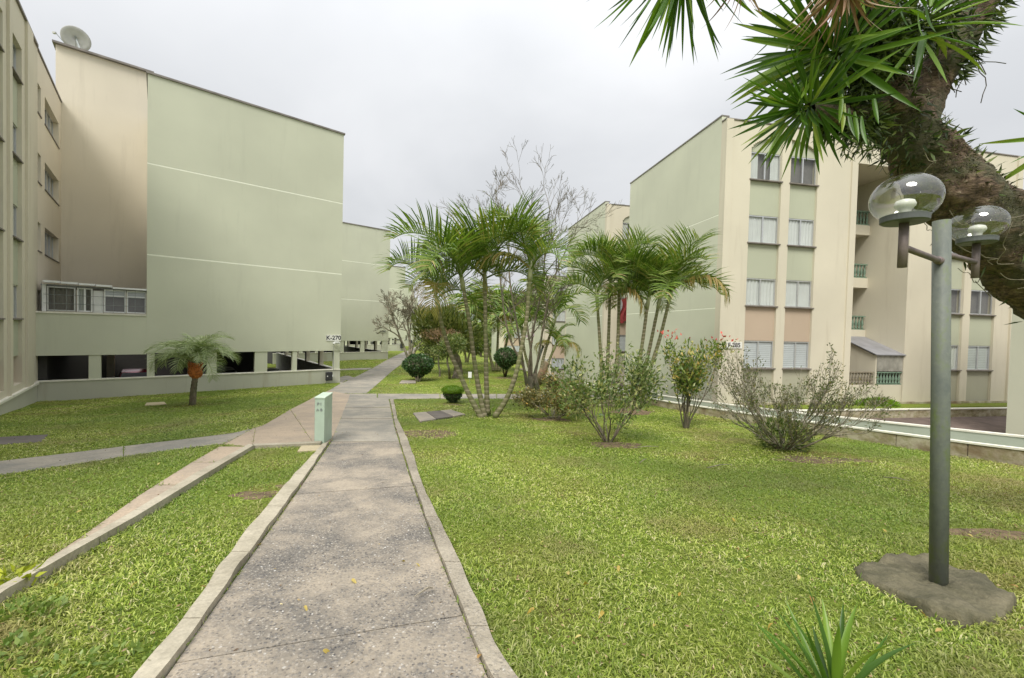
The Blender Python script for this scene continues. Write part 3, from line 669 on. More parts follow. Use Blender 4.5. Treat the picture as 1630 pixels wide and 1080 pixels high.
mb = MB(); mb.box((-3.6, 24.9, 2.9), (-.42, 27, 2.96), F1); mb.obj('terrace_roof', m_awn, K)
def sign_plate(name, label, cen, w, h, U, N, txt, size, mat=None, sx=1.0):
    t = thing(name, label, 'sign', cen); mb = MB(); a = cen-U*w/2-Z3*h/2
    pts = [a+U*x+Z3*z+N*d for d in (0, .03) for x, z in ((0, 0), (w, 0), (w, h), (0, h))]
    mb.add(pts, [(0, 1, 2, 3), (4, 7, 6, 5), (0, 4, 5, 1), (1, 5, 6, 2), (2, 6, 7, 3), (3, 7, 4, 0)]); mb.obj('plate', mat or m_signp, t)
    text(txt, size, cen+N*.034, U, t, m_text, sx=sx); return t
N1 = -V1; N2 = -V2
sign_plate('block_sign', 'white number sign reading K-270 on the nearest green gable', W1(7.62, 24.738, .87), .80, .33, U1, N1, 'K-270', .33)
# lamp arm and black meter box at its corner
t = thing('wall_lamp', 'thin pole with a small white lamp head under the K-270 sign', 'lamp', W1(7.7, 24.6, -1.7))
mb = MB(); mb.tube([W1(7.62, 24.66, -1.0), W1(7.62, 24.66, .56)], .014, 6); mb.obj('pole', m_grey, t)
mb = MB(); mb.box((7.55, 24.45, .53), (7.9, 24.66, .62), F1); mb.box((7.6, 24.4, .6), (7.84, 24.6, .66), F1); bevel(mb.obj('lamp_head', m_whitefr, t), .02)
t = thing('utility_box', 'black utility box on a short stake beside the K-270 block plinth', 'utility box', W1(7.33, 24.5, -1.72))
mb = MB(); mb.box((7.17, 24.42, -1.53), (7.51, 24.62, -1.05), F1); bevel(mb.obj('box', m_black, t), .015)
mb = MB(); mb.box((7.20, 24.40, -1.5), (7.48, 24.419, -1.1), F1); mb.obj('door', m_black, t)
mb = MB(); mb.tube([W1(7.23, 24.52, -1.8), W1(7.23, 24.52, -1.5)], .02, 6); mb.obj('stake', m_grey, t)
mb = MB(); mb.box((7.49, 24.40, -1.32), (7.53, 24.43, -1.2), F1); mb.box((7.2, 24.39, -1.3), (7.25, 24.41, -1.24), F1); mb.obj('latch', m_whitefr, t)
ser = [(19.87, 45.09, 12.36, -.05, -1.26, -2.12, 'second green gable block, just behind the K-270 block'), (33.7, 69.7, 12.2, -.4, -1.6, -2.75, 'third green gable block along the long path'),
       (49.9, 98.4, 12.3, -.6, -1.9, -3.3, 'fourth green gable block, a narrow strip in the photo'), (72.7, 139.9, 12.3, -.8, -2.2, -4.1, 'fifth green gable block far along the path'), (105, 196, 12.0, -1, -2.6, -5.2, 'farthest green gable block at the end of the row')]
for i, (u, v, zt, zs, zp, zb, lb) in enumerate(ser):
    t = gable_block(u, v, zt, zs, zp, zb, lb, u0=u-11.5, depth=15)
    n = [u-11.4, u-8.3, u-5.1, u-4.72]
    plinth(t, u-11.5, u, v, 15, zs, zp, zb, [(u-10.5, u-10), (u-7.4, u-6.9), (u-5.0, u-4.5), (u-2.6, u-2.3), (u-.45, u-.05)] if i else [(u-9.2, u-8.9), (u-7.7, u-7.1), (u-5.2, u-4.9), (u-3.1, u-2.7), (u-.7, u-.02)])
sign_plate('block_sign', 'small distant number sign on the second green gable', W1(19.2, 45.088, 1.02), .95, .3, U1, N1, 'L-260', .3, m_green)
for (u, v, z, lb) in ((33.2, 69.4, -1.9, 'small dark utility box at the corner of the third green block'), (49.3, 98.1, -2.3, 'tiny dark utility box at the corner of the fourth green block')):
    t = thing('utility_box', lb, 'utility box', W1(u, v, z)); mb = MB(); mb.box((u-.3, v-.1, z-.35), (u+.3, v+.2, z+.5), F1); bevel(mb.obj('box', m_black, t), .02)
    mb = MB(); mb.tube([W1(u-.15, v+.05, z-1.2), W1(u-.15, v+.05, z-.3)], .03, 6); mb.obj('stake', m_grey, t)

# ------------------------------------------------------------------ the cream block at the far left (facade faces right)
B = thing('apartment_block', 'cream block at the far left with green window panels and small windows', 'building', W1(-3.7, 24, -1.6))
UL, NL = V1, U1          # along the wall, outward normal
def wl(v, z, d=0): return U1*(-3.7+d)+V1*v+Z3*z
rows = [9.83, 7.08, 4.32, 1.57]
def lbox(v0, v1, z0, z1, d0, d1, mat, name, par=B):
    mb = MB(); mb.box((-3.7+d0, v0, z0), (-3.7+d1, v1, z1), F1); return mb.obj(name, mat, par)
zt = 12.22
cols = [(9.2, 10.4), (13.4, 14.6), (15.1, 16.3), (19.1, 20.25), (21.4, 22.6)]
edge = 6.0
for a, b in cols:
    lbox(edge, a, -1.0, zt, -.35, 0, m_cream, 'wall'); edge = b
lbox(edge, 25.1, -1.0, zt, -.35, 0, m_cream, 'wall')
lbox(25.1, 30.469, 3.1, zt, -.35, -.02, m_cream_st, 'wall') if False else None
for a, b in cols:
    lbox(a, b, rows[0]+1.15, zt, -.35, -.0005, m_cream, 'wall')
    for i, z in enumerate(rows):
        zb = rows[i+1]+1.15 if i < 3 else .25
        lbox(a, b, zb, z-.05, -.35, -.10, m_green2, 'panel')
        window(B, wl(b, z, -.13), -V1, -U1, b-a, 1.15, ['half', 'curtain', 'part', 'curtain'][i], False, .16)
    lbox(a, b, -1.0, -.72, -.35, -.0005, m_cream, 'wall')
    lbox(a, b, -.72, .25, -.35, -.30, m_tile, 'garage_shutter')
for v in (8.9, 11.0, 14.85, 18.7, 20.75, 23.5):
    w = .16 if v < 23 else .9
    lbox(v-w/2, v+w/2, -1.0, zt+.02, .001, .07, m_cream, 'pilaster')
lbox(6, 24.74, -2.6, -.99, -.35, .03, m_plinth, 'plinth'); lbox(6, 24.70, -1.03, -.95, -.1, .10, m_white, 'plinth_coping')
lbox(6, 24.9, zt, zt+.09, -.5, .06, m_cap, 'roof_cap'); lbox(24.9, 30.469, zt+.02, zt+.1, -.5, .02, m_cap, 'roof_cap')
# recessed end bay with the small and the wide windows
lbox(25.1, 30.469, -1.0, 1.55, -.35, -.02, m_cream_st, 'wall')
edgez = 1.57
bays = [(25.22, 25.85), (26.62, 29.85)]
for i, z in enumerate(rows[::-1]):
    top = z+1.15
    lbox(25.1, bays[0][0], z, top, -.35, -.02, m_cream_st, 'wall'); lbox(bays[0][1], bays[1][0], z, top, -.35, -.02, m_cream_st, 'wall'); lbox(bays[1][1], 30.469, z, top, -.35, -.02, m_cream_st, 'wall')
    nz = rows[::-1][i+1] if i < 3 else zt
    lbox(25.1, 30.469, top, nz, -.35, -.02, m_cream_st, 'wall')
    window(B, wl(bays[0][1], z, -.2), -V1, -U1, .63, 1.15, 'half', False, .21, panes=1)
    window(B, wl(bays[1][1], z, -.2), -V1, -U1, 3.23, 1.15, ['none', 'part', 'net', 'half'][i], False, .21, panes=4)
lbox(6, 30, -1, zt, -6.5, -6.2, m_room, 'inner_wall')
mb = MB(); mb.box((-9.9, 6, zt-.2), (-4.05, 30, zt-.1), F1); mb.obj('roof', m_cap, B)
# satellite dish and aerial on the tower roof
t = thing('satellite_dish', 'grey satellite dish on top of the cream tower wall', 'satellite dish', W1(-3.2, 30.6, 15.1))
dc = P(121, 62, 23.8); nrm = (Vector((.64, -.66, -.25))).normalized(); sx = nrm.cross(Z3).normalized(); sy = sx.cross(nrm)
mb = MB(); n = 28; vs = []
for r, d in ((0, .10), (.25, .09), (.45, .05), (.62, -.01)):
    for k in range(n): th = 2*math.pi*k/n; vs.append(dc+sx*r*math.cos(th)+sy*r*math.sin(th)-nrm*d)
mb.add(vs, [(i*n+k, i*n+(k+1) % n, (i+1)*n+(k+1) % n, (i+1)*n+k) for i in range(3) for k in range(n)]); o = mb.obj('dish', m_dish, t, True); s = o.modifiers.new('s', 'SOLIDIFY'); s.thickness = .015
mb = MB(); mb.tube([dc-nrm*.1, W1(-3.05, 30.7, 15.08)], .04, 6); mb.obj('mast', m_grey, t)
mb = MB(); mb.tube([dc-sy*.55, dc+nrm*.5], .012, 5); mb.tube([dc+nrm*.46, dc+nrm*.58], .05, 8); mb.obj('feed_arm', m_grey, t)
t = thing('tv_aerial', 'thin slanting aerial beside the satellite dish', 'aerial', P(103, 68, 23.6))
mb = MB(); mb.tube([P(104, 70, 23.6), P(88, 52, 23.4)], .02, 5); mb.obj('rod', m_grey, t)
mb = MB(); mb.box(P(86, 53, 23.4)-Vector((.05, .05, .03)), P(86, 53, 23.4)+Vector((.1, .05, .06))); mb.obj('tip', m_dish, t)

# ------------------------------------------------------------------ symmetric cream blocks on the right
def right_block(label, v0, zo, detail=True, sign=None, uo=0.0, depth=9.0, mir=True):
    t = thing('apartment_block', label, 'building', W2(12.11+uo, v0, zo-1.4), 'cream and green blocks on the right')
    a0, a1 = 12.11+uo, 28.75+uo; mid = 20.43+uo; zt = 10.86+zo; zb = -1.4+zo
    def bx(u0, u1, va, vb, z0, z1, mat, name, mirror=True):
        mb = MB(); mb.box((u0, v0+va, z0), (u1, v0+vb, z1), F2); mb.obj(name, mat, t)
        if mirror and mir:
            mb = MB(); mb.box((2*mid-u1, v0+va, z0), (2*mid-u0, v0+vb, z1), F2); mb.obj(name, mat, t)
    c1, c2 = (13.37+uo, 14.93+uo), (15.38+uo, 16.81+uo); rl = 18.9+uo
    bx(a0, c1[0], 0, .3, zb, zt, m_cream, 'wall'); bx(c1[1], c2[0], 0, .3, zb, 9.67+zo, m_cream, 'wall'); bx(c2[1], rl, 0, .3, zb, zt, m_cream, 'wall')
    bx(a0-.02, a0+.30, -.07, -.001, zb, zt+.01, m_cream, 'pilaster')
    bx(rl-.32, rl-.0, -.06, -.001, zb, zt+.01, m_cream, 'pilaster')
    # arch over the two top windows
    mb = MB(); mb2 = MB(); n = 40; uc = (c1[0]+c2[1])/2; hw = (c2[1]-c1[0])/2
    for i in range(n):
        x0 = c1[0]+2*hw*i/n; x1 = c1[0]+2*hw*(i+1)/n; q = ((x0+x1)/2-uc)/hw; z = 9.67+zo+.68*math.sqrt(max(0, 1-q*q))
        mb.box((x0, v0, z), (x1, v0+.3, zt), F2); mb2.box((2*mid-x1, v0, z), (2*mid-x0, v0+.3, zt), F2)
    mb.obj('arch_wall', m_cream, t)
    if mir: mb2.obj('arch_wall', m_cream, t)
    bx(c1[1], c2[0], .001, .14, 9.67+zo, 10.36+zo, m_cream, 'wall')
    sills = [8.45, 5.70, 2.94, .18]; kinds = [['part', 'none'], ['curtain', 'net'], ['net', 'curtain'], ['blind', 'blind']]
    kindr = [['none', 'none'], ['half', 'fan'], ['half', 'none'], ['net', 'blind']]
    for ci, (ca, cb) in enumerate((c1, c2)):
        bx(ca, cb, .10, .3, 9.66+zo, 10.5+zo, m_green2, 'panel')
        for i, z in enumerate(sills):
            nz = (sills[i+1]+1.21) if i < 3 else zb+1.4-1.38
            pz = (nz+zo if i < 3 else zb, z-.05+zo); pm = m_beige if i == 2 else (m_olive if i == 3 else m_green2)
            bx(ca, cb, .10, .3, *pz, pm, 'panel', False)
            if mir: bx(2*mid-cb, 2*mid-ca, .10, .3, *pz, m_green2 if i == 2 else pm, 'panel', False)
            window(t, W2(ca+.01, v0+.105, z+zo), U2, V2, cb-ca-.02, 1.2, kinds[i][ci], False, .15 if detail else .1)
            if mir: window(t, W2(2*mid-cb+.01, v0+.105, z+zo), U2, V2, cb-ca-.02, 1.2, kindr[i][1-ci], False, .15)
    # side wall in green, three parts with pale joints
    jz = [zb-1.3, 2.78+zo, 6.86+zo, zt+.27]
    for a, b in zip(jz, jz[1:]):
        mb = MB(); mb.box((a0, v0+.302, a+(.02 if a > zb-1 else 0)), (a0+.25, v0+depth, b-(.02 if b < zt else 0)), F2); mb.obj('side_wall', m_green, t)
    for z in jz[1:3]: mb = MB(); mb.box((a0+.004, v0+.304, z-.02), (a0+.25, v0+depth-.003, z+.02), F2); mb.obj('joint_line', m_line, t)
    mb = MB(); mb.box((a0-.03, v0+.29, zt+.272), (a0+.35, v0+depth+.04, zt+.33), F2); mb.obj('roof_cap', m_cap, t)
    bx(a0-.03, rl, -.04, .29, zt+.012, zt+.06, m_cap, 'roof_cap')
    bx(rl, mid, -.0, .29, zt+.012, zt+.06, m_cap, 'roof_cap')
    mb = MB(); mb.box((a1-.25, v0+.302, zb), (a1, v0+depth, zt), F2); mb.box((a0+.25, v0+depth-.3, zb), (a1-.25, v0+depth, zt), F2); mb.obj('rear_wall', m_cream, t)
    mb = MB(); mb.box((a0+.25, v0+3.8, zt-.4), (a1-.25, v0+depth-.3, zt-.2), F2); mb.box((a0+.25, v0+.3, zt-.4), (rl-.3, v0+3.8, zt-.2), F2); mb.box((2*mid-rl+.3, v0+.3, zt-.4), (a1-.25, v0+3.8, zt-.2), F2); mb.obj('roof', m_cap, t)
    # stair recess
    bx(rl, mid, 0, .3, 9.65+zo, zt, m_cream, 'lintel'); bx(rl-.3, rl, .302, 3.8, zb, zt, m_cream, 'recess_wall'); 
    mb = MB(); mb.box((rl, v0+3.5, zb), (2*mid-rl, v0+3.8, zt), F2); mb.obj('recess_back_wall', m_cream, t)
    mb = MB(); mb.box((rl, v0+.3, 9.66+zo), (2*mid-rl, v0+3.5, 9.9+zo), F2); mb.obj('recess_ceiling', m_cream, t)
    if detail:
        for z in (6.93, 4.22, 1.55):
            mb = MB(); mb.box((rl+.003, v0+1.8, z), (2*mid-rl-.003, v0+3.5, z+.14), F2); mb.obj('balcony_slab', m_cream, t)
            mb = MB(); mb.box((rl+.003, v0+1.8, z+.142), (2*mid-rl-.003, v0+1.92, z+.5), F2); mb.obj('balcony_parapet', m_cream, t)
            balustrade(t, W2(rl+.05, v0+1.86, z+.5), U2, 2.95, .72, 15, m_balus)
    if sign: sign_plate('block_sign', sign[1], W2(12.85+uo, v0-.005, 1.17+zo), .78, .28, U2, N2, sign[0], .27)
    return t
def bal_profile(): return [(.022, 0), (.045, .01), (.045, .06), (.025, .09), (.05, .2), (.055, .26), (.028, .42), (.022, .5), (.045, .54), (.045, .58), (.03, .6)]
BALM = {}
def balustrade(t, org, U, ln, h, n, mat):
    s = h/.72; key = (mat.name, round(h, 2))
    if key not in BALM:
        mb = MB(); mb.lathe((0, 0, 0), [(r*1.15, z*s) for r, z in bal_profile()], 8); me = mb.mesh('baluster', True); me.materials.append(mat); BALM[key] = me
    V = Z3.cross(U)
    def bar(z0, z1, w, nm):
        mb = MB(); c = [org+U*x+V*y+Z3*z for z in (z0, z1) for x, y in ((0, -w), (ln, -w), (ln, w), (0, w))]
        mb.add(c, [(0, 3, 2, 1), (4, 5, 6, 7), (0, 1, 5, 4), (1, 2, 6, 5), (2, 3, 7, 6), (3, 0, 4, 7)]); mb.obj(nm, mat, t)
    bar(0, .05*s, .055, 'bottom_rail'); bar(.66*s, h, .07, 'top_rail')
    for i in range(n):
        o = bpy.data.objects.new('baluster', BALM[key]); C.objects.link(o); o.parent = t; o.location = org+U*(ln*(i+.5)/n)+Z3*.055*s-LOC[t.name]
Fb = right_block('cream block signed F-285 with four rows of curtained windows', 16.18, 0, True, ('F-285', 'white number sign reading F-285 at the corner of the cream block'))
Gb = right_block('cream and green block just behind the F-285 block', 28.85, 0.02, False)
Hb = right_block('lower cream block seen between the palm trunks', 46.6, -3.0, False, ('H-275', 'tiny number sign on the lower cream block'), uo=-.05)
Ib = right_block('farthest cream block on the right side of the lawns', 81.0, -3.0, False)
# veranda with sloping awning on the F block
v0 = 16.18
mb = MB(); mb.box((18.95, v0-.02, -1.4), (21.94, v0+.14, -.56), F2); mb.obj('veranda_wall', m_cream, Fb)
mb = MB(); mb.box((20.42, v0+.0, -.56), (20.50, v0+.1, .84), F2); mb.obj('veranda_post', m_cream, Fb)
mb = MB(); mb.add([W2(20.42, v0+.1, -.56), W2(20.42, v0+1.8, -.56), W2(20.42, v0+1.8, 1.62), W2(20.42, v0+.1, .84), W2(20.5, v0+.1, -.56), W2(20.5, v0+1.8, -.56), W2(20.5, v0+1.8, 1.62), W2(20.5, v0+.1, .84)],
    [(0, 1, 2, 3), (4, 7, 6, 5), (3, 2, 6, 7), (0, 3, 7, 4)]); mb.obj('veranda_side_wall', m_cream, Fb)
mb = MB(); mb.add([W2(20.3, v0-.12, .88), W2(22.02, v0-.12, .88), W2(21.93, v0+1.8, 1.70), W2(20.3, v0+1.8, 1.70), W2(20.3, v0-.12, .84), W2(22.02, v0-.12, .84), W2(21.93, v0+1.8, 1.66), W2(20.3, v0+1.8, 1.66)],
    [(0, 1, 2, 3), (4, 7, 6, 5), (0, 4, 5, 1), (1, 5, 6, 2), (3, 7, 4, 0)]); mb.obj('awning_roof', m_awn, Fb)
mb = MB(); n = 24
for i in range(n):
    x0 = 20.48+1.5*i/n; x1 = 20.48+1.5*(i+1)/n; d0 = .02*math.sin(i*1.3); d1 = .02*math.sin((i+1)*1.3)
    mb.add([W2(x0, v0-.02+d0, .08), W2(x1, v0-.02+d1, .08), W2(x1, v0-.02, .83), W2(x0, v0-.02, .83)], [(0, 1, 2, 3)])
m_tarp = plain('translucent_grey_tarpaulin', (.30, .29, .25), .35, 0, .3, 3); mb.obj('awning_front', m_tarp, Fb, True)
balustrade(Fb, W2(20.55, v0+.05, -.55), U2, 1.4, .6, 8, m_balus)
balustrade(Fb, W2(19.0, v0+.05, -.55), U2, 1.35, .6, 8, m_balusr)
# red blanket over a window of the second right block
t = thing('hanging_cloth', 'dark red cloth hanging from a window behind the palm trunks', 'cloth', W2(13.6, 28.8, 2.6))
pts = []; mb = MB(); n, m = 10, 12
for j in range(m+1):
    for i in range(n+1):
        pts.append(W2(13.35+.85*i/n+.12*math.sin(j*.5), 28.72-.06*math.sin(i*1.4+j*.3), 4.1-1.75*j/m-.1*math.sin(i*.9)))
mb.add(pts, [(j*(n+1)+i, j*(n+1)+i+1, (j+1)*(n+1)+i+1, (j+1)*(n+1)+i) for j in range(m) for i in range(n)]); m_cloth = plain('dark_red_cloth', (.22, .03, .03), .9, 0, .3, 6); mb.obj('cloth', m_cloth, t, True)

# green wall of the next block at the right edge
E_ = thing('apartment_block', 'pale green block wall at the right edge behind the lamp post', 'building', W2(20.7, 11.6, -1.8))
mb = MB(); mb.box((20.7, 2.2, -2.2), (20.95, 11.7, 6.4), F2); mb.obj('wall', m_green, E_); mb = MB(); mb.box((20.96, 11.45, -2.2), (27, 11.7, 6.4), F2); mb.box((20.96, 2.2, -2.2), (27, 2.45, 6.4), F2); mb.obj('rear_wall', m_cream, E_)
mb = MB(); mb.box((20.66, 2.2, 6.402), (27, 11.74, 6.48), F2); mb.obj('roof_cap', m_cap, E_)

# ------------------------------------------------------------------ retaining walls, sunken court
def wall_line(name, label, off, ztop, w, mat, y0=1.5, y1=25, foot=-2.6, n=44, stones=True):
    t = thing(name, label, 'wall', (float(wall_x(9))+off, 9, -2)); ysl = np.linspace(y0, y1, n)
    step = 2 if stones else n-1; i = 0
    while i < n-1:
        j = min(i+step, n-1); mb = MB(); sec = []
        for q, y in enumerate(ysl[i:j+1]):
            y = y+(.012 if q == 0 and stones else (-.012 if q == j-i and stones else 0)); x = float(wall_x(y))+off; z = ztop(x, y); jw = .02*noise.noise(Vector((x, y*2, off)))
            sec.append([(x+jw, y, foot), (x+jw, y, z-.035), (x+w+jw, y, z-.035), (x+w+jw, y, foot)])
        vs = [p for s in sec for p in s]; fs = []
        for k in range(len(sec)-1):
            for e in range(4): fs.append((k*4+e, k*4+(e+1) % 4, (k+1)*4+(e+1) % 4, (k+1)*4+e)[::-1])
        fs += [(0, 1, 2, 3), tuple((len(sec)-1)*4+e for e in (3, 2, 1, 0))]
        mb.add(vs, fs); mb.obj('wall_segment', mat, t); i = j
    mb = MB(); vs = []
    for y in ysl:
        x = float(wall_x(y))+off; z = ztop(x, y); vs += [(x-.02, y, z-.034), (x-.02, y, z), (x+w+.01, y, z), (x+w+.01, y, z-.034)]
    mb.add(vs, [(k*4+e, k*4+(e+1) % 4, (k+1)*4+(e+1) % 4, (k+1)*4+e)[::-1] for k in range(n-1) for e in range(4)]); mb.obj('coping', m_white, t)
wall_line('retaining_wall', 'low stained retaining wall with white coping edging the right lawn', 0.0, lambda x, y: float(G(x, y))+.31-.004*(y-9), .16, m_retain)
wall_line('drain_wall', 'grey green wall just behind the stained retaining wall', .75, lambda x, y: float(G(x, y))+.47-.012*(y-9), .2, m_drain, y0=1.5, stones=False)
# gutter between them
mb = MB(); vs = []; yl = np.linspace(1, 25.5, 40)
for y in yl: x = float(wall_x(y)); z = float(G(x, y))+.08; vs += [(x+.15, y, z), (x+.76, y, z)]
mb.add(vs, [(2*k, 2*k+1, 2*k+3, 2*k+2) for k in range(39)]); o = mb.obj('gutter', m_green2); o['kind'] = 'structure'
# asphalt court
ysl = np.linspace(-8, 70, 80); mb = MB(); vs = []
for y in ysl:
    x = float(wall_x(y))+(.75 if y < 24 else 3.2)
    for k in range(12): xx = x+(45-0)*(k/11)**1.3; vs.append((xx, y, float(lowland(xx, y))))
mb.add(vs, [(j*12+k, j*12+k+1, (j+1)*12+k+1, (j+1)*12+k) for j in range(79) for k in range(11)]); o = mb.obj('court', m_asphalt); o['kind'] = 'structure'
# planting strip kerb in front of the F block
t = thing('planter_wall', 'low white topped wall in front of the F-285 block', 'wall', W2(20, 15.2, -1.9))
mb = MB(); mb.box((12.5, 15.15, -2.1), (33, 15.35, -1.56), F2); mb.obj('wall', m_retain, t)
mb = MB(); mb.box((12.48, 15.12, -1.558), (33, 15.38, -1.52), F2); mb.obj('coping', m_white, t)
mb = MB(); mb.box((12.0, 15.36, -2.1), (33, 16.17, -1.46), F2); o = mb.obj('planting_strip', m_ground); o['kind'] = 'structure'
mb = MB(); mb.box((12.1, 16.08, -1.458), (28.8, 16.17, -1.36), F2); o = mb.obj('footing', m_retain, Fb)

# ------------------------------------------------------------------ plants
def frond_mesh(seed, ln=1.0, leaf=.30, n=42, arch=1.0, vee=.5, mat=None, drop=.5, wd=.022, name='frond', petiole=.14):
    """an arching pinnate leaf from the origin along +X; leaflets both sides"""
    rg = random.Random(seed); mb = MB(); pts = []; a = .95; x = z = 0; y = 0; N = 16
    for i in range(N+1):
        pts.append(Vector((x, y, z))); a -= arch*(2.2/N)*(.35+1.1*i/N); st = ln/N; x += math.cos(a)*st; z += math.sin(a)*st; y += rg.uniform(-.004, .004)*ln
    mb.tube(pts, [.014*ln*(1-.85*i/N)+.002 for i in range(N+1)], 3, False)
    vs, fs = [], []
    for k in range(n):
        t = petiole+(1-petiole)*(k+.5)/n; i = min(int(t*N), N-1); p = pts[i].lerp(pts[i+1], t*N-i); tan = (pts[i+1]-pts[i]).normalized()
        up = Vector((-tan.z, 0, tan.x)); L = leaf*ln*(.35+1.0*math.sin(math.pi*min(1, .12+t*.86))**.8)*rg.uniform(.85, 1.1)
        for sd in (-1, 1):
            d = (Vector((0, sd, 0))*1.0+tan*(.55+.5*t)+up*vee*rg.uniform(.6, 1.2)).normalized()
            d2 = (d+Vector((0, 0, -drop*rg.uniform(.5, 1.5)))).normalized(); d3 = (d2+Vector((0, 0, -drop*rg.uniform(.5, 1.6)))).normalized(); w = tan*(wd*ln*.5)
            m1 = p+d*L*.4; m2 = m1+d2*L*.35; e = m2+d3*L*.3; q = len(vs)
            vs += [p-w*.5, p+w*.5, m1+w, m1-w, m2+w*.75, m2-w*.75, e]; fs += [(q, q+1, q+2, q+3), (q+3, q+2, q+4, q+5), (q+5, q+4, q+6)]
    mb.add(vs, fs); me = mb.mesh(name); me.materials.append(mat or m_frond); return me
FR = [frond_mesh(i, 1, .37, 40, ar, .95, m_frond, .26, .021) for i, ar in enumerate((.75, .9, 1.05, 1.15, .95))]
FRY = [frond_mesh(20+i, 1, .30, 34, ar, .2, m_frondy, .9) for i, ar in enumerate((1.3, 1.6))]
FRD = [frond_mesh(40+i, 1, .27, 34, ar, .5, m_date, .3, .016, petiole=.1) for i, ar in enumerate((.95, 1.15, 1.3))]
FRF = [frond_mesh(60+i, 1, .36, 20, ar, .5, m_frond, .45, .04) for i, ar in enumerate((.8, 1.1, 1.3))]
def place_frond(parent, me, p, yaw, pitch, ln, roll=0, name='frond'):
    o = bpy.data.objects.new(name, me); C.objects.link(o); o.parent = parent
    M = Matrix.Translation(Vector(p)-LOC[parent.name]) @ Matrix.Rotation(yaw, 4, 'Z') @ Matrix.Rotation(-pitch, 4, 'Y') @ Matrix.Rotation(roll, 4, 'X') @ Matrix.Scale(ln, 4)
    o.matrix_local = M; return o
def smooth_pts(pts, n=10):
    out = []; P_ = [Vector(p) for p in pts]; P_ = [P_[0]*2-P_[1]]+P_+[P_[-1]*2-P_[-2]]
    for i in range(1, len(P_)-2):
        for k in range(n):
            t = k/n; a, b, c, d = P_[i-1:i+3]
            out.append(.5*((2*b)+(c-a)*t+(2*a-5*b+4*c-d)*t*t+(3*b-a-3*c+d)*t**3))
    out.append(P_[-2]); return out
def palm(name, label, base, trunks, seed, nf=9, group=None, fl=2.0, r0=.055, meshes=None, yellow=.15, cat='palm'):
    """trunks: list of (list of spots (px,py,depth), frond length) ; crown at the last spot"""
    rg = random.Random(seed); t = thing(name, label, cat, base, group)
    for sp, L in trunks:
        pts = smooth_pts([P(*q) for q in sp], 8); n = len(pts); mb = MB()
        rad = [r0*(1.45-.7*(i/n)**.4)+(.004 if i % 3 == 0 else 0) for i in range(n)]
        mb.tube(pts, rad, 9); mb.obj('trunk', m_palmbark, t, True, loc=pts[0])
        top = pts[-1]; dr = (pts[-1]-pts[-3]).normalized(); sh = MB(); sh.tube([top-dr*.02, top+dr*L*.08, top+dr*L*.2, top+dr*L*.3], [r0*.85, r0*1.05, r0*.8, r0*.35], 8); sh.obj('crown_shaft', m_shaft, t, True)
        c = top+dr*L*.24; off = rg.uniform(0, 6.28)
        for i in range(nf):
            yaw = off+i*2.399; k = i/(nf-1); pitch = .42-.72*k+rg.uniform(-.12, .12)
            ms = (meshes or FR); me = rg.choice(ms)
            if rg.random() < yellow and k > .5: me = rg.choice(FRY)
            place_frond(t, me, c-dr*L*.1*k, yaw, pitch, L*rg.uniform(.85, 1.12), rg.uniform(-.3, .3))
        # unopened spear
        s = MB(); s.tube([c, c+dr*L*.35, c+dr*L*.62], [.012, .009, .002], 4); s.obj('spear_leaf', m_frond, t)
    return t
D1 = at(775, 665); d1 = 12.4
b1 = D1
palm('palm_clump', 'four stemmed palm clump with V shaped trunks beside the small two toned shrub', b1, [
    ([(768, 668, d1), (748, 632, d1), (730, 592, d1+.1), (716, 560, d1+.1), (704, 520, d1), (698, 492, d1)], 2.15),
    ([(772, 666, d1+.15), (762, 620, d1+.2), (755, 575, d1+.2), (748, 520, d1+.1), (738, 462, d1)], 2.45),
    ([(776, 660, d1+.3), (774, 600, d1+.3), (773, 530, d1+.3), (772, 462, d1+.3)], 2.4),
    ([(788, 664, d1), (806, 636, d1-.1), (820, 600, d1-.2), (829, 560, d1-.2), (838, 510, d1-.2), (843, 448, d1-.2)], 2.0)], 3, 6, r0=.07, yellow=.08)
d2 = 16
palm('palm_clump', 'tall palm clump on the brown mound in front of the green side wall', at(1000, 655), [
    ([(1004, 655, d2), (1014, 600, d2), (1022, 550, d2), (1030, 492, d2)], 2.3),
    ([(1008, 655, d2+.3), (1024, 600, d2+.3), (1036, 545, d2+.3), (1047, 492, d2+.3)], 2.6),
    ([(1012, 656, d2), (1034, 590, d2), (1050, 540, d2), (1065, 480, d2)], 2.4)], 8, 7, r0=.075, yellow=.1)
palm('palm_clump', 'slim palm clump just left of the brown mound', at(968, 650), [
    ([(962, 650, d2+.3), (958, 590, d2+.3), (955, 545, d2+.3), (951, 486, d2+.3)], 2.2),
    ([(968, 650, d2+.5), (967, 590, d2+.5), (969, 530, d2+.5), (971, 466, d2+.5)], 2.2),
    ([(975, 650, d2+.2), (981, 590, d2+.2), (984, 530, d2+.2), (986, 455, d2+.2)], 2.4)], 31, 6, r0=.07)
mb = MB(); c = at(1005, 658); mb.lathe(c, [(.75, -.05), (.6, .05), (.35, .13), (.05, .18), (0, .18)], 18); o = mb.obj('soil', m_soil, None, True); o['kind'] = 'structure'
b3 = at(790, 591); d3 = 34.5
palm('palm_clump', 'distant palm clump before the farthest cream block', b3, [
    ([(786, 591, d3), (778, 560, d3), (770, 525, d3)], 4.2), ([(790, 591, d3), (792, 550, d3), (793, 520, d3)], 4.2), ([(794, 591, d3), (804, 555, d3), (812, 522, d3)], 4.0)], 51, 9, meshes=FRF, r0=.11, fl=3)
b4 = at(862, 606); d4 = 25
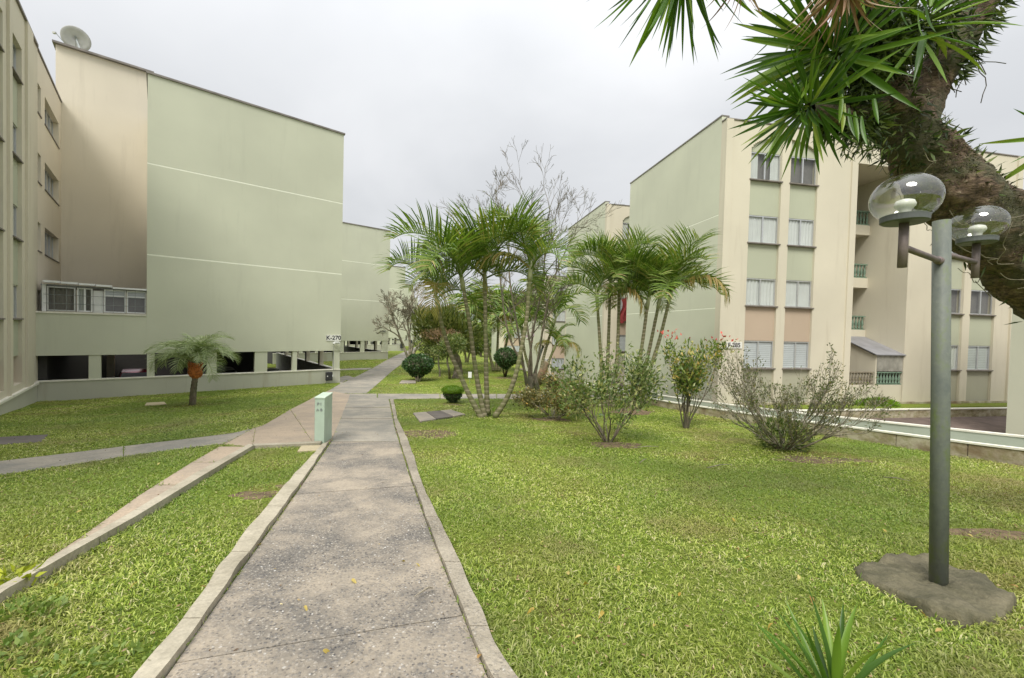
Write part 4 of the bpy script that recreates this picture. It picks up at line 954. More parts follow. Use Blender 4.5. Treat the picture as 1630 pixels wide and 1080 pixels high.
palm('palm_clump', 'mid distance palm clump behind the crape tree', b4, [
    ([(850, 608, d4), (842, 585, d4), (835, 560, d4), (832, 535, d4)], 2.4), ([(858, 608, d4), (864, 575, d4), (872, 545, d4+.2), (880, 520, d4)], 2.8), ([(864, 608, d4), (872, 580, d4), (880, 560, d4)], 2.0)], 77, 6, meshes=FRF, r0=.09, yellow=.1)
palm('palm_clump', 'small far palm at the edge of the lawn near the distant houses', at(742, 577), [
    ([(742, 577, 42), (740, 560, 42), (737, 540, 42)], 3.2), ([(744, 577, 42), (748, 560, 42), (754, 545, 42)], 3.0)], 99, 8, meshes=FRF, r0=.1)
# pygmy date palm on the left lawn
b5 = at(308, 646); d5 = 14.9
t = thing('date_palm', 'small date palm with orange leaf boots on the left lawn', 'palm', b5)
pts = smooth_pts([(306, 648, d5), (308, 622, d5), (311, 600, d5)], 8) if False else smooth_pts([P(306, 648, d5), P(308, 622, d5), P(311, 600, d5)], 8)
mb = MB(); mb.tube(pts, [.105-.02*i/len(pts)+(.012 if i % 2 else 0) for i in range(len(pts))], 10); mb.obj('trunk', m_bark, t, True)
top = P(311, 600, d5); mb = MB(); mb.lathe(top-Z3*.06, [(.09, 0), (.16, .08), (.20, .2), (.185, .34), (.14, .48), (.08, .56)], 14); mb.obj('leaf_boots', m_bootred, t, True)
rg = random.Random(5)
mb = MB()
for i in range(60):
    th = i*2.399; z = .02+.5*i/60; r = .165; p = top+Vector((math.cos(th)*r, math.sin(th)*r, z-.04)); mb.tube([p, p+Vector((math.cos(th)*.06, math.sin(th)*.06, .09))], [.025, .008], 4)
o = mb.obj('boot_tips', m_bootred, t); o['kind'] = 'stuff'
for i in range(28):
    k = i/27; yaw = i*2.399; place_frond(t, FRD[i % 3], top+Z3*(.58-.10*k), yaw, .45-.75*k+rg.uniform(-.1, .1), rg.uniform(1.35, 1.65), rg.uniform(-.2, .2))

# branching wood
def grow_branch(mb, p, d, ln, r, depth, rg, tips, spread=.5, up=.15, kink=.12, nsub=(2, 3), shrink=.68, sides=5, minr=.0015, mids=None):
    n = 4; pts = [p]; rad = [r]; dd = d.copy()
    for i in range(n):
        dd = (dd+Vector((rg.gauss(0, kink), rg.gauss(0, kink), rg.gauss(0, kink)+up*.25))).normalized(); pts.append(pts[-1]+dd*ln/n); rad.append(max(r*(1-.38*(i+1)/n), minr))
    mb.tube(pts, rad, sides if r > .012 else 3, False)
    if mids is not None: mids += [(pts[2], dd), (pts[3], dd)]
    if depth == 0: tips.append((pts[-1], dd)); return
    for k in range(rg.randint(*nsub)):
        q = rg.choice(pts[2:]) if k else pts[-1]; ax = Vector((rg.gauss(0, 1), rg.gauss(0, 1), rg.gauss(0, 1))).cross(dd).normalized()
        nd = (dd*math.cos(spread)+ax*math.sin(spread)*rg.uniform(.5, 1.2)+Z3*up).normalized()
        grow_branch(mb, q, nd, ln*shrink*rg.uniform(.75, 1.15), rad[-1]*.85, depth-1, rg, tips, spread, up, kink, nsub, shrink, sides, minr, mids)
def shrub(name, label, base, nst, h, wdt, depth, seed, bmat, lmat, nleaf, ls, lw, cat='bush', spread=.4, up=.15, r=.02, lean=.55, lownode=0, group=None, tipj=.05, lmats=None, kink=.12, nsub=(2, 3), twig=.68, minr=.0022, lowcut=0.0):
    rg = random.Random(seed); t = thing(name, label, cat, base, group); mb = MB(); tips = []; mids = []
    for i in range(nst):
        th = 2*math.pi*(i+rg.random()*.6)/nst; L = lean*rg.uniform(.4, 1.1); d = Vector((math.cos(th)*L*wdt/h, math.sin(th)*L*wdt/h, 1)).normalized()
        p = Vector(base)+Vector((math.cos(th)*.05, math.sin(th)*.05, -.03)); grow_branch(mb, p, d, h*.42*rg.uniform(.8, 1.1), r*rg.uniform(.7, 1.1), depth, rg, tips, spread, up, kink, nsub, twig, mids=mids, minr=minr)
    o = mb.obj('stems', bmat, t, True); o['kind'] = 'stuff'
    T = [q for q in tips+mids if q[0].z > base[2]+lowcut*h]; idx = [rg.randrange(len(T)) for _ in range(nleaf)]
    if nleaf:
        pos = np.array([T[i][0] for i in idx])+RNG.normal(0, tipj, (nleaf, 3)); dr = np.array([T[i][1] for i in idx])+RNG.normal(0, .75, (nleaf, 3))
        if lmats:
            zz = pos[:, 2]; cut_ = np.quantile(zz, .985); a = zz < cut_
            leaves('foliage', pos[a], dr[a], ls, lw, lmat, t, kind='stuff'); leaves('flowers', pos[~a], dr[~a], ls*.8, lw*1.2, lmats, t, kind='stuff')
        else: leaves('foliage', pos, dr, ls, lw, lmat, t, kind='stuff')
    return t
shrub('bush', 'big nearly bare bush with leafy green foot below the F-285 block', at(1247, 716), 32, 1.92, 3.1, 4, 4, m_pbark, m_twigleaf, 4200, .055, .022, lean=1.0, spread=.36, up=.10, r=.024, kink=.08, tipj=.03, minr=.0032)
shrub('croton_bush', 'narrow tall croton bush with yellow leaves and red tips before the low wall', at(1092, 682), 12, 2.25, .55, 3, 12, m_dbark, m_croton, 2200, .13, .045, lean=.5, spread=.36, up=.25, r=.022, tipj=.10, lmats=m_red, lowcut=.42)
shrub('bush', 'tall leafy green bush growing in a bare soil patch right of the palm clump', at(968, 704), 11, 2.15, 2.0, 3, 21, m_bark, m_bush, 3600, .10, .038, lean=.95, spread=.48, up=.14, r=.02, tipj=.10, lowcut=.3)
shrub('bush', 'low rounded brownish bush right of the crape tree trunk', at(882, 667), 13, 1.35, 1.9, 3, 33, m_pbark, m_bushb, 6500, .09, .04, lean=1.1, spread=.5, up=.08, r=.022, tipj=.10, lowcut=.3)
# leafy foot of the bare bush
T = bpy.data.objects['bush']; c = at(1247, 716)
n = 1300; p, d = blob((c.x, c.y, c.z+.28), (.5, .42, .34), n, .05); leaves('basal_foliage', p, d+np.array([0, 0, .5]), .10, .03, m_bush, T, kind='stuff')
# crape tree: tall bare crown rising behind the palms
ct = at(846, 640); t = thing('crape_tree', 'tall thin tree with bare upper twigs rising above the palms', 'tree', ct); rg = random.Random(64); dz = 17
limbs = [[(842, 640), (836, 600), (829, 555), (820, 500), (811, 440), (810, 365)], [(846, 640), (846, 600), (845, 560), (838, 500), (846, 440), (860, 370)], [(848, 640), (852, 600), (860, 550), (868, 500), (880, 450), (900, 400)],
         [(845, 640), (842, 590), (850, 520), (864, 450), (868, 380)], [(843, 640), (835, 590), (812, 540), (800, 480), (793, 400)]]
tips = []; mids = []
mbt = MB(); mbt.tube([P(844, 648, dz), P(846, 625, dz), P(844, 600, dz)], [.16, .13, .10], 9)
mbt.tube([P(852, 646, dz+.1), P(856, 620, dz), P(850, 595, dz)], [.12, .1, .07], 8)
for li, l in enumerate(limbs):
    pts = smooth_pts([P(x, y, dz+.25*li-.4*(i/5)) for i, (x, y) in enumerate(l)], 6); n = len(pts); mbt.tube(pts, [.06*(1-.6*i/n) for i in range(n)], 7, False)
o = mbt.obj('trunk', m_bark, t, True)
mb = MB()
for li, l in enumerate(limbs):
    pts = smooth_pts([P(x, y, dz+.25*li-.4*(i/5)) for i, (x, y) in enumerate(l)], 6); n = len(pts)
    e = pts[-1]; dd = (pts[-1]-pts[-4]).normalized()
    [grow_branch(mb, pts[-1-3*w_], (dd+Vector((rg.gauss(0, .35), rg.gauss(0, .3), .1))).normalized(), 1.2, .026, 5, rg, tips, .52, .07, .11, (2, 3), .70, mids=mids, minr=.0055) for w_ in range(2)]
    for k in range(5):
        q = pts[int(n*(.5+.1*k))-1]; ax = Vector((rg.gauss(0, 1), rg.gauss(0, .6), .3)).normalized()
        grow_branch(mb, q, (dd*.7+ax*.8).normalized(), .95, .026, 4, rg, tips, .55, .06, .13, (2, 4), .70, mids=mids, minr=.0052)
o = mb.obj('crown', m_bark, t, True); o['kind'] = 'stuff'
tt = [p for p in tips+mids if p[0].z < 6.6]; n = 600; idx = [rg.randrange(len(tt)) for _ in range(n)]
leaves('foliage', np.array([tt[i][0] for i in idx])+RNG.normal(0, .07, (n, 3)), RNG.normal(0, 1, (n, 3)), .085, .035, m_twigleaf, t, kind='stuff')
n = 120; idx = [rg.randrange(len(tips)) for _ in range(n)]
leaves('seed_heads', np.array([tips[i][0] for i in idx])+RNG.normal(0, .05, (n, 3)), RNG.normal(0, 1, (n, 3)), .04, .02, m_dbark, t, kind='stuff')
# bare plum tree left, far trees
pb = at(652, 572); rg = random.Random(9)
t = thing('bare_tree', 'bare spreading tree with pale branches right of the far path', 'tree', pb); mb = MB(); tips = []; mids = []
zz = 46
for l in ([(650, 572), (640, 545), (628, 515)], [(652, 572), (660, 540), (672, 512)], [(652, 572), (652, 540), (648, 510)], [(654, 572), (668, 548), (690, 528)]):
    pts = smooth_pts([P(x, y, zz) for x, y in l], 5); n = len(pts); mb.tube(pts, [.16*(1-.6*i/n) for i in range(n)], 6, False)
    for k in range(4): grow_branch(mb, pts[-1-k*2], ((pts[-1]-pts[-4]).normalized()+Vector((rg.gauss(0, .5), rg.gauss(0, .4), .1))).normalized(), 1.9, .09, 4, rg, tips, .55, .03, .16, (3, 4), .66, mids=mids, minr=.02)
o = mb.obj('branches', m_pbark, t, True); o['kind'] = 'stuff'
def leaf_tree(name, label, base, trunk, cx, cy, dz, rx, rz, n, ls, lw, mat, bark_=m_bark, lobes=6, seed=1, r=.16, cat='tree', group=None, upd=.3, shell=.3):
    rg = random.Random(seed); t = thing(name, label, cat, base, group); c = P(cx, cy, dz); mb = MB(); pts = smooth_pts([Vector(base)-Z3*.1]+[P(x, y, dz) for x, y in trunk]+[c-Z3*rz*.2], 5)
    k = len(pts); mb.tube(pts, [r*(1-.5*i/k) for i in range(k)], 7)
    for i in range(7):
        th = i*2.4; e = c+Vector((math.cos(th)*rx*.7, math.sin(th)*rx*.6, rg.uniform(-.3, .5)*rz)); q = pts[-3]; mb.tube([q, q.lerp(e, .5)+Z3*.1, e], [r*.4, r*.25, r*.08], 5)
    mb.obj('trunk', bark_, t, True)
    P_, D_ = [], []
    for i in range(lobes):
        th = i*2.399; rr = math.sqrt((i+.3)/lobes)*.62; o = c+Vector((math.cos(th)*rx*rr, math.sin(th)*rx*rr, rg.uniform(-.35, .4)*rz))
        p, d = blob(o, (rx*rg.uniform(.4, .58), rx*rg.uniform(.4, .58), rz*rg.uniform(.38, .6)), n//lobes, shell); P_.append(p); D_.append(d)
    p = np.concatenate(P_); d = np.concatenate(D_); leaves('crown', p, d+RNG.normal(0, .5, d.shape)+np.array([0, 0, upd]), ls, lw, mat, t, kind='stuff'); return t
leaf_tree('spiky_tree', 'big yellow green tree of upward pointing leaves behind the bare branches', at(728, 603), [(729, 595), (726, 570)], 706, 528, 31, 2.5, 2.1, 5500, .5, .08, m_spiky, m_bark, 9, 3, .42, upd=1.2)
leaf_tree('small_tree', 'small olive green tree in front of the spiky tree', at(716, 603), [(715, 590), (712, 575)], 716, 553, 27, 1.25, 1.0, 3800, .16, .05, m_bush, m_bark, 7, 5, .09)
leaf_tree('small_tree', 'small reddish leaved tree left of the first palm trunk', at(700, 600), [(700, 590), (698, 575)], 703, 532, 29, 1.5, .7, 1500, .13, .05, m_blossom, m_bark, 6, 15, .08)
leaf_tree('round_tree', 'dark round tree far behind the bare branches', at(690, 578), [(690, 575), (690, 570)], 690, 557, 42, 2.2, 1.6, 3000, .22, .08, m_far, m_bark, 6, 8, .15)
for i, (x, y, z, rx, rz, lb) in enumerate([(766, 540, 120, 9, 5, 'distant green tree behind the palm stems'), (742, 548, 95, 6, 4, 'distant tree left of the tiled roofs'), (785, 548, 150, 10, 5, 'distant tree right of the tiled roofs'), (724, 552, 130, 8, 4, 'distant tree at the end of the lawn'), (700, 553, 170, 14, 5, 'farthest tree at the end of the path')]):
    leaf_tree('distant_tree', lb, P(x, y, z)-Z3*(rz+1.5), [(x, y+4)], x, y, z, rx, rz, 1500, .9, .5, m_far, m_bark, 6, 50+i, .4, group='distant trees')
# clipped shrubs
def topiary(label, base, cx, cy, dz, rx, rz, n, ls, lw, mats, stem, cone=False, flat=False):
    t = thing('clipped_shrub', label, 'shrub', base, None); c = P(cx, cy, dz); mb = MB(); rg = random.Random(int(cx))
    for i in range(stem):
        th = i*2.4; e = c+Vector((math.cos(th)*rx*.4, math.sin(th)*rx*.4, -rz*.35)); b = Vector(base)+Vector((math.cos(th)*.04, math.sin(th)*.04, -.05)); mb.tube([b, b.lerp(e, .5)+Vector((0, 0, .02)), e], [.045*rx*1.3, .035*rx*1.2, .02*rx], 6)
    o = mb.obj('stem', m_bark, t, True)
    mb = MB(); prof = [(0, -rz*.95), (rx*.45, -rz*.72), (rx*.8, -rz*.1), (rx*.88, .2*rz), (rx*.66, rz*.66), (0, rz*.86)]; mb.lathe(c, prof, 14); o = mb.obj('inner_twigs', m_dbark, t, True)
    p, d = blob((0, 0, 0), (1, 1, 1), n, .82); k = p[:, 2] < 0; sc = np.where(k, 1+.45*p[:, 2], 1.0); p = p*np.stack([rx*sc, rx*sc, np.full(n, rz)], 1); p += norm(p)*(.03*np.sin(p[:, :1]*13)*rx)
    leaves('foliage', p+np.array(c), d*.7+RNG.normal(0, .6, d.shape)+np.array([0, 0, .25]), ls, lw, mats, t, kind='stuff'); return t, c
topiary('dark heart shaped clipped shrub beside the long path', at(666, 608), 666, 583, 26.2, .95, .72, 5200, .13, .065, m_topi, 5)
topiary('dark round clipped shrub on several stems farther right on the lawn', at(804, 600), 805, 571, 29.5, .82, .74, 3600, .13, .065, m_topi, 5)
t, c = topiary('small two toned shrub, bright green top over a dark cone', at(721, 642), 721, 630, 16.3, .36, .26, 1400, .07, .035, m_topi, 3)
p, d = blob((c.x, c.y, c.z+.2), (.46, .46, .17), 2600, .75); p = p[p[:, 2] > c.z+.1]; leaves('bright_top', p, RNG.normal(0, .5, p.shape)+np.array([0, 0, .8]), .05, .025, m_topy, t, kind='stuff')
mb = MB(); mb.lathe((c.x, c.y, c.z+.06), [(0, 0), (.34, .05), (.42, .13), (.34, .25), (0, .3)], 14); mb.obj('inner_twigs', m_topy, t, True)
t = thing('ground_plant', 'bright green low plant on the planting strip under the veranda', 'plant', W2(20.2, 15.7, -1.46)); c = W2(20.0, 15.7, -1.42)
p, d = blob(c, (1.0, .3, .3), 1500, .6); leaves('foliage', p, d+np.array([0, 0, .6]), .12, .04, m_topy, t, kind='stuff')

# leaning cut trunk, far lamp, marker, flowers
t = thing('cut_trunk', 'leaning sawn off brown trunk beside the crape tree', 'tree stump', P(857, 607, 22)-Z3*.1)
mb = MB(); mb.tube([P(855, 612, 22), P(862, 595, 22), P(871, 577, 22)], [.22, .2, .17], 12); m_stump = bark('reddish_cut_bark', [(.3, (.20, .11, .06)), (.7, (.42, .28, .18))], 6); mb.obj('trunk', m_stump, t, True)
mb = MB(); q = P(871, 577, 22); mb.tube([q+Vector((.01, 0, .005)), q+Vector((.02, 0, .02))], [.175, .17], 12); mb.obj('cut_face', m_tan, t)
t = thing('garden_marker', 'small white marker plate on a thin stake in the far lawn', 'marker', at(749, 603))
mb = MB(); c = P(748, 597, 24); mb.box(c-Vector((.1, .01, .17)), c+Vector((.1, .01, .17))); mb.obj('plate', m_whitefr, t); mb = MB(); mb.tube([c-Z3*.5, c-Z3*.1], .012, 5); mb.obj('stake', m_grey, t)
t = thing('flower_plant', 'pink orchids tied to the middle palm stems', 'flowers', P(846, 545, 17.2))
p = np.array([P(845+random.uniform(-5, 5), 540+random.uniform(-10, 8), 17.2) for _ in range(26)]); leaves('petals', p, RNG.normal(0, 1, p.shape), .14, .08, m_pink, t, kind='stuff')
# plants growing at the foot of the palm trunks
t = thing('weed_tuft', 'yellow green tuft between the palm trunk feet', 'plant', at(778, 664)); c = at(777, 662); p, d = blob((c.x, c.y, c.z+.08), (.18, .12, .12), 60, .2); leaves('foliage', p, d+np.array([0, 0, .6]), .16, .035, m_topy, t, kind='stuff')

# ------------------------------------------------------------------ covers and slabs in the lawn
def cover(label, quad, mats, h=.05, split=None, lift=.02):
    t = thing('drain_cover', label, 'drain cover', at(*quad[0]))
    q = [at(*p) for p in quad]; poly_area(q); n = len(mats); cuts = split or [i/n for i in range(n+1)]
    for i in range(n):
        a = q[0].lerp(q[1], cuts[i]+.006); b = q[0].lerp(q[1], cuts[i+1]-.006); d = q[3].lerp(q[2], cuts[i]+.006); c = q[3].lerp(q[2], cuts[i+1]-.006); mb = MB()
        mb.add([a-Z3*.1, b-Z3*.1, c-Z3*.1, d-Z3*.1, a+Z3*h, b+Z3*h, c+Z3*h, d+Z3*h], [(0, 3, 2, 1), (4, 5, 6, 7), (0, 1, 5, 4), (1, 2, 6, 5), (2, 3, 7, 6), (3, 0, 4, 7)]); bevel(mb.obj('cover_slab', mats[i], t), .008, 1)
cover('three part concrete drain cover beside the main path', [(668, 674), (741, 662), (718, 654.5), (657, 660)], [m_cover, m_cover2, m_cover], split=[0, .33, .7, 1])
cover('tan rectangular cover on the left lawn before the date palm', [(230, 647), (266, 645), (262, 641), (233, 642.5)], [m_tan], .03)
cover('dark sunken cover at the left edge of the lawn', [(-40, 711), (66, 705), (78, 692.5), (-40, 699)], [m_cover2], .012)
cover('small tan slab in the corner behind the cross kerb', [(473, 722), (508, 720), (514, 712), (479, 713)], [m_tan], .04)
cover('flat pale slab at the foot of the heart shaped shrub', [(635, 611.5), (662, 611), (662, 607), (639, 607)], [m_cover], .05)

# ------------------------------------------------------------------ mint pedestal
pa, pb_ = at(500.3, 708), at(515.8, 708); U = (pb_-pa).normalized(); Vv = Vector((-U.y, U.x, 0)); Vv = (Vv+U*(-.05)).normalized(); w = (pb_-pa).length; z0 = pa.z-.1; z1 = P(507, 633, (pa-Vector((0, 0, EYE))).dot(fwd)).z; dpt = .62
t = thing('utility_pedestal', 'mint green metal pedestal with stencilled letters beside the main path', 'pedestal', pa)
def ob(a, b, mat, name, par, z0, z1, ua, ub, va, vb):
    mb = MB(); c = [pa.xy.to_3d()+U*u+Vv*v+Z3*z for z in (z0, z1) for u, v in ((ua, va), (ub, va), (ub, vb), (ua, vb))]
    mb.add(c, [(0, 3, 2, 1), (4, 5, 6, 7), (0, 1, 5, 4), (1, 2, 6, 5), (2, 3, 7, 6), (3, 0, 4, 7)]); return mb.obj(name, mat, par)
bevel(ob(0, 0, m_ped, 'body', t, z0, z1-.02, 0, w, 0, dpt), .004); bevel(ob(0, 0, m_pedt, 'top', t, z1-.018, z1+.005, -.01, w+.01, -.012, dpt+.01), .004)
ob(0, 0, m_grey, 'side_seam', t, z0+.12, z1-.04, -.006, -.001, .02, .05)
text('P I', .075, pa.xy.to_3d()+U*w*.45-Vv*.006+Z3*(z1-.12), U, t, m_grey, ext=.002, off=.001); text('A B', .07, pa.xy.to_3d()+U*w*.47-Vv*.006+Z3*(z1-.23), U, t, m_grey, ext=.002, off=.001)

# ------------------------------------------------------------------ garden lamps
def sph(mb, c, rx, rz, n=32, m=20, z_from=-1.0):
    prof = []
    for i in range(m+1):
        a = -math.pi/2+math.pi*i/m; z = math.sin(a)
        if z < z_from: continue
        prof.append((rx*math.cos(a), rz*z))
    mb.lathe(c, prof, n)
def garden_lamp(label, base, top, arms, rp, gl, sc=1.0, tilt=0):
    t = thing('garden_lamp', label, 'lamp', base, 'two armed garden lamps')
    mb = MB(); mb.tube([Vector(base)-Z3*.15, Vector(base).lerp(top, .5), top], [rp, rp, rp*.98], 24); o = mb.obj('post', m_post, t, True)
    for c in arms:
        c = Vector(c); zr = c.z-gl*.80; pz = zr-.165*sc; k_ = (pz-.012-base[2])/(top.z-base[2]); att = Vector(base).lerp(top, k_); pa = Vector((c.x, c.y, pz))
        mb = MB(); mb.tube([att, att.lerp(pa, .98)], .019*sc, 12); mb.tube([att, att+(pa-att).normalized()*(rp+.03)], .027*sc, 12); mb.obj('arm', m_rust, t, True)
        mb = MB(); mb.tube([Vector((c.x, c.y, zr-.29*sc)), Vector((c.x, c.y, zr))], .024*sc, 14); mb.obj('arm_pipe', m_rust, t, True)
        mb = MB(); mb.lathe((c.x, c.y, zr), [(0, -.02*sc), (.105*sc, -.02*sc), (.116*sc, -.012*sc), (.118*sc, .022*sc), (.112*sc, .026*sc), (0, .024*sc)], 32); mb.obj('fitter_ring', m_ring, t)
        mb = MB(); sph(mb, c, gl*1.08, gl*.92, 40, 28, -.80); mb.obj('globe', m_globe, t, True)
        mb = MB(); mb.lathe((c.x, c.y, zr+.02*sc), [(.026*sc, 0), (.03*sc, .035*sc), (.035*sc, .045*sc), (.05*sc, .06*sc), (.053*sc, .075*sc), (.045*sc, .095*sc), (.02*sc, .105*sc), (0, .107*sc)], 18); mb.obj('bulb', m_bulb, t, True)
    return t
m_ring = plain('dark_ring_metal', (.12, .13, .13), .5, .2, .2, 9)
m_bulb = plain('unlit_white_bulb', (.82, .82, .78), .3, 0, .02)
m_rust = plain('weathered_arm_metal', (.17, .135, .13), .6, .2, .35, 10)
def post_mat():
    m, nt, b, o = new_mat('mossy_post_paint'); b.inputs['Roughness'].default_value = .6
    n = noise_n(nt, 7, 7, .7, vscale=(1, 1, .5)); n2 = noise_n(nt, 30, 4, .6)
    c = ramp(nt, n.outputs['Fac'], [(.35, (.105, .12, .108)), (.52, (.14, .155, .13)), (.62, (.13, .165, .07)), (.75, (.20, .23, .09))]).outputs[0]
    c = mixc(nt, ramp(nt, n2.outputs['Fac'], [(.55, (0, 0, 0)), (.8, (.5, .5, .5))]).outputs[0], c, (.20, .21, .17)); nt.links.new(c, b.inputs['Base Color']); bump(nt, b, n2.outputs['Fac'], .004, .6); return m
m_post = post_mat()
LB = at(1495, 940); LT = P(1499, 352, 2.93)
garden_lamp('near garden lamp, mossy grey post with two clear glass globes', LB, LT, [P(1441, 317, 2.55), P(1556, 358, 3.28)], .050, .160)
fb = at(851, 600); 
t = garden_lamp('far leaning garden lamp half hidden behind the crape tree', P(849, 596, 26), P(865, 550, 26), [P(863, 543, 25.6), P(871, 546, 26.3)], .07, .17, 1.0)
# slab under the lamp
m_cb = MB(); qs = [(1358, 908), (1385, 899), (1430, 893), (1470, 890), (1500, 898), (1545, 920), (1600, 952), (1618, 966), (1600, 984), (1560, 998), (1530, 1002), (1480, 985), (1425, 955), (1370, 926)]
q = [at(*p) for p in qs]; poly_area(q); cen = sum(q, Vector())/len(q); vs = []; rings = [(1.02, -.05), (1.0, .03), (.97, .055), (.85, .06), (.7, .062), (.55, .066), (.4, .07), (.25, .07), (.12, .068)]; n = 140
for s_, h_ in rings:
    for k in range(n):
        tt = k/n*len(q); i = int(tt) % len(q); p = q[i].lerp(q[(i+1) % len(q)], tt-int(tt)); p = cen+(p-cen)*s_; w_ = .035*noise.noise(p*4.3)+.02*noise.noise(p*11)+.008*noise.noise(p*29)
        vs.append((p.x+w_*.9*(s_ > .9), p.y+w_*.9*(s_ > .9), float(G(p.x, p.y))+h_+(w_*1.2 if h_ > 0 else 0)))
vs.append((cen.x, cen.y, cen.z+.07)); N = len(vs)-1
m_cb.add(vs, [(r_*n+k, r_*n+(k+1) % n, (r_+1)*n+(k+1) % n, (r_+1)*n+k) for r_ in range(8) for k in range(n)]+[(8*n+k, 8*n+(k+1) % n, N) for k in range(n)])
t = thing('concrete_slab', 'rough mossy concrete slab the near lamp post stands on', 'slab', cen); o = m_cb.obj('slab_body', m_slab, t, True)

# ------------------------------------------------------------------ the yucca tree over the lamp
def rough_tube(pts, rad, nseg=44, amp=.06, n=10, sc=4):
    pts = smooth_pts(pts, n); K_ = len(pts); vs = []; prev = None
    for i, p in enumerate(pts):
        f = i/(K_-1)*(len(rad)-1); j = min(int(f), len(rad)-2); r = rad[j]+(rad[j+1]-rad[j])*(f-j)
        tn = (pts[min(i+1, K_-1)]-pts[max(i-1, 0)]).normalized()
        a = (tn.cross(Vector((0, 1, 0)))).normalized() if prev is None else (prev-tn*prev.dot(tn)).normalized(); prev = a; b = tn.cross(a)
        for k in range(nseg):
            th = 2*math.pi*k/nseg; d = a*math.cos(th)+b*math.sin(th); q = p+d*r
            dsp = noise.noise(q*sc)*.6+noise.noise(q*sc*2.7)*.4+.35*abs(noise.noise(Vector((q.x*9, q.y*9, q.z*26)))); vs.append(q+d*dsp*amp*(r/.3)**.5)
    mb = MB(); mb.add(vs, [(i*nseg+k, i*nseg+(k+1) % nseg, (i+1)*nseg+(k+1) % nseg, (i+1)*nseg+k) for i in range(K_-1) for k in range(nseg)]); return mb, pts
yt = thing('yucca_tree', 'leaning yucca tree with thick bark trunk and spiky rosettes over the lamp', 'tree', Vector((7.3, 4.0, float(G(7.3, 4.0)))))
TZ = 3.75
trunk_c = [Vector((7.4, 4.0, -.9)), Vector((6.9, 4.0, .9)), P(1740, 500, TZ), P(1628, 412, TZ), P(1545, 330, TZ-.05), P(1478, 258, TZ-.1), P(1425, 188, TZ-.15), P(1398, 110, TZ-.2), P(1385, 50, TZ-.25), P(1380, -60, TZ-.3)]
mb, tp = rough_tube(trunk_c, [.46, .42, .35, .285, .26, .22, .17, .125, .105, .09], 64, .09, 14); mb.obj('trunk', m_bigbark, yt, True)
l1 = [P(1450, 205, TZ), P(1468, 150, TZ), P(1495, 105, TZ-.05), P(1535, 45, TZ-.1), P(1580, -30, TZ-.1), P(1620, -110, TZ-.1)]
mb, lp = rough_tube(l1, [.20, .17, .15, .13, .12, .1], 36, .06, 10); mb.obj('limb', m_bigbark, yt, True)
l2 = [P(1400, 130, TZ-.2), P(1370, 110, TZ-.3), P(1335, 90, TZ-.4)]; mb, _ = rough_tube(l2, [.1, .09, .07], 20, .05, 8); mb.obj('limb', m_bigbark, yt, True)
l3 = [P(1400, 170, TZ-.2), P(1350, 185, TZ-.35), P(1285, 176, TZ-.5)]; mb, _ = rough_tube(l3, [.09, .08, .06], 20, .05, 8); mb.obj('limb', m_bigbark, yt, True)
l4 = [P(1380, 30, TZ-.3), P(1250, -60, TZ-.6), P(1110, -80, TZ-.8)]; mb, _ = rough_tube(l4, [.08, .07, .06], 20, .04, 8); mb.obj('limb', m_bigbark, yt, True)
def blade(seed, bend, wd=.06, curl=0.0):
    rg = random.Random(seed); vs = []; N = 9
    for i in range(N+1):
        t = i/N; w = wd*.5*(min(1, .45+t*2.2) if t < .4 else (1-((t-.4)/.6)**2.0))*(1 if i < N else .02); z = -bend*t*t; x = t*(1-.25*bend*t); tw = curl*t
        vs += [(x, -w*math.cos(tw), z+w*.35-w*math.sin(tw)), (x, 0, z-w*.25), (x, w*math.cos(tw), z+w*.35+w*math.sin(tw))]
    fs = []
    for i in range(N): q = i*3; fs += [(q, q+1, q+4, q+3), (q+1, q+2, q+5, q+4)]
    mb = MB(); mb.add(vs, fs); return mb.mesh('leaf', True)
def mk(me, mat): me.materials.append(mat); return me
YL = [mk(blade(i, b, w, c), m_yucca) for i, (b, w, c) in enumerate([(.05, .072, .3), (.15, .08, -.4), (.3, .072, .2), (.02, .065, 0), (.22, .085, .5)])]
YD = [mk(blade(30+i, b, .045, c), m_dead) for i, (b, c) in enumerate([(.35, 1.2), (.6, -1.5), (.2, .8)])]
def rosette(parent, c, axis, n, ln, seed, lo=.15, hi=2.0, meshes=None, name='leaf', spin=0, droop=0.0, core=.05, wsc=1.0):
    rg = random.Random(seed); ax = Vector(axis).normalized(); a = ax.cross(Vector((.3, .2, 1))).normalized(); b = ax.cross(a); L0 = LOC[parent.name]
    for i in range(n):
        k = (i+.5)/n; th = i*2.399+rg.uniform(-.2, .2); ph = lo+(hi-lo)*k**.8+rg.uniform(-.1, .1)
        d = (ax*math.cos(ph)+(a*math.cos(th)+b*math.sin(th))*math.sin(ph)-Z3*droop*k).normalized(); s = d.cross(ax).normalized() if d.cross(ax).length > .01 else a; up = s.cross(d)
        if up.dot(ax) < 0: pass
        p = Vector(c)-ax*(core*4*k)+d*core; L = ln*rg.uniform(.8, 1.12)*(1-.12*abs(k-.5)); W = L*rg.uniform(.9, 1.15)*wsc
        o = bpy.data.objects.new(name, rg.choice(meshes or YL)); C.objects.link(o); o.parent = parent
        o.matrix_local = Matrix(((d.x*L, s.x*W, up.x*W, p.x-L0.x), (d.y*L, s.y*W, up.y*W, p.y-L0.y), (d.z*L, s.z*W, up.z*W, p.z-L0.z), (0, 0, 0, 1)))
rosette(yt, P(1318, 78, TZ-.45), (-.95, -.30, .15), 90, .76, 1, .1, 1.7, wsc=.85)
rosette(yt, P(1275, 172, TZ-.6), (-.85, -.25, -.30), 76, .47, 2, .1, 1.7, wsc=.85)
rosette(yt, P(1345, -75, TZ-.5), (-.3, -.1, .6), 30, .75, 3, .3, 2.2)
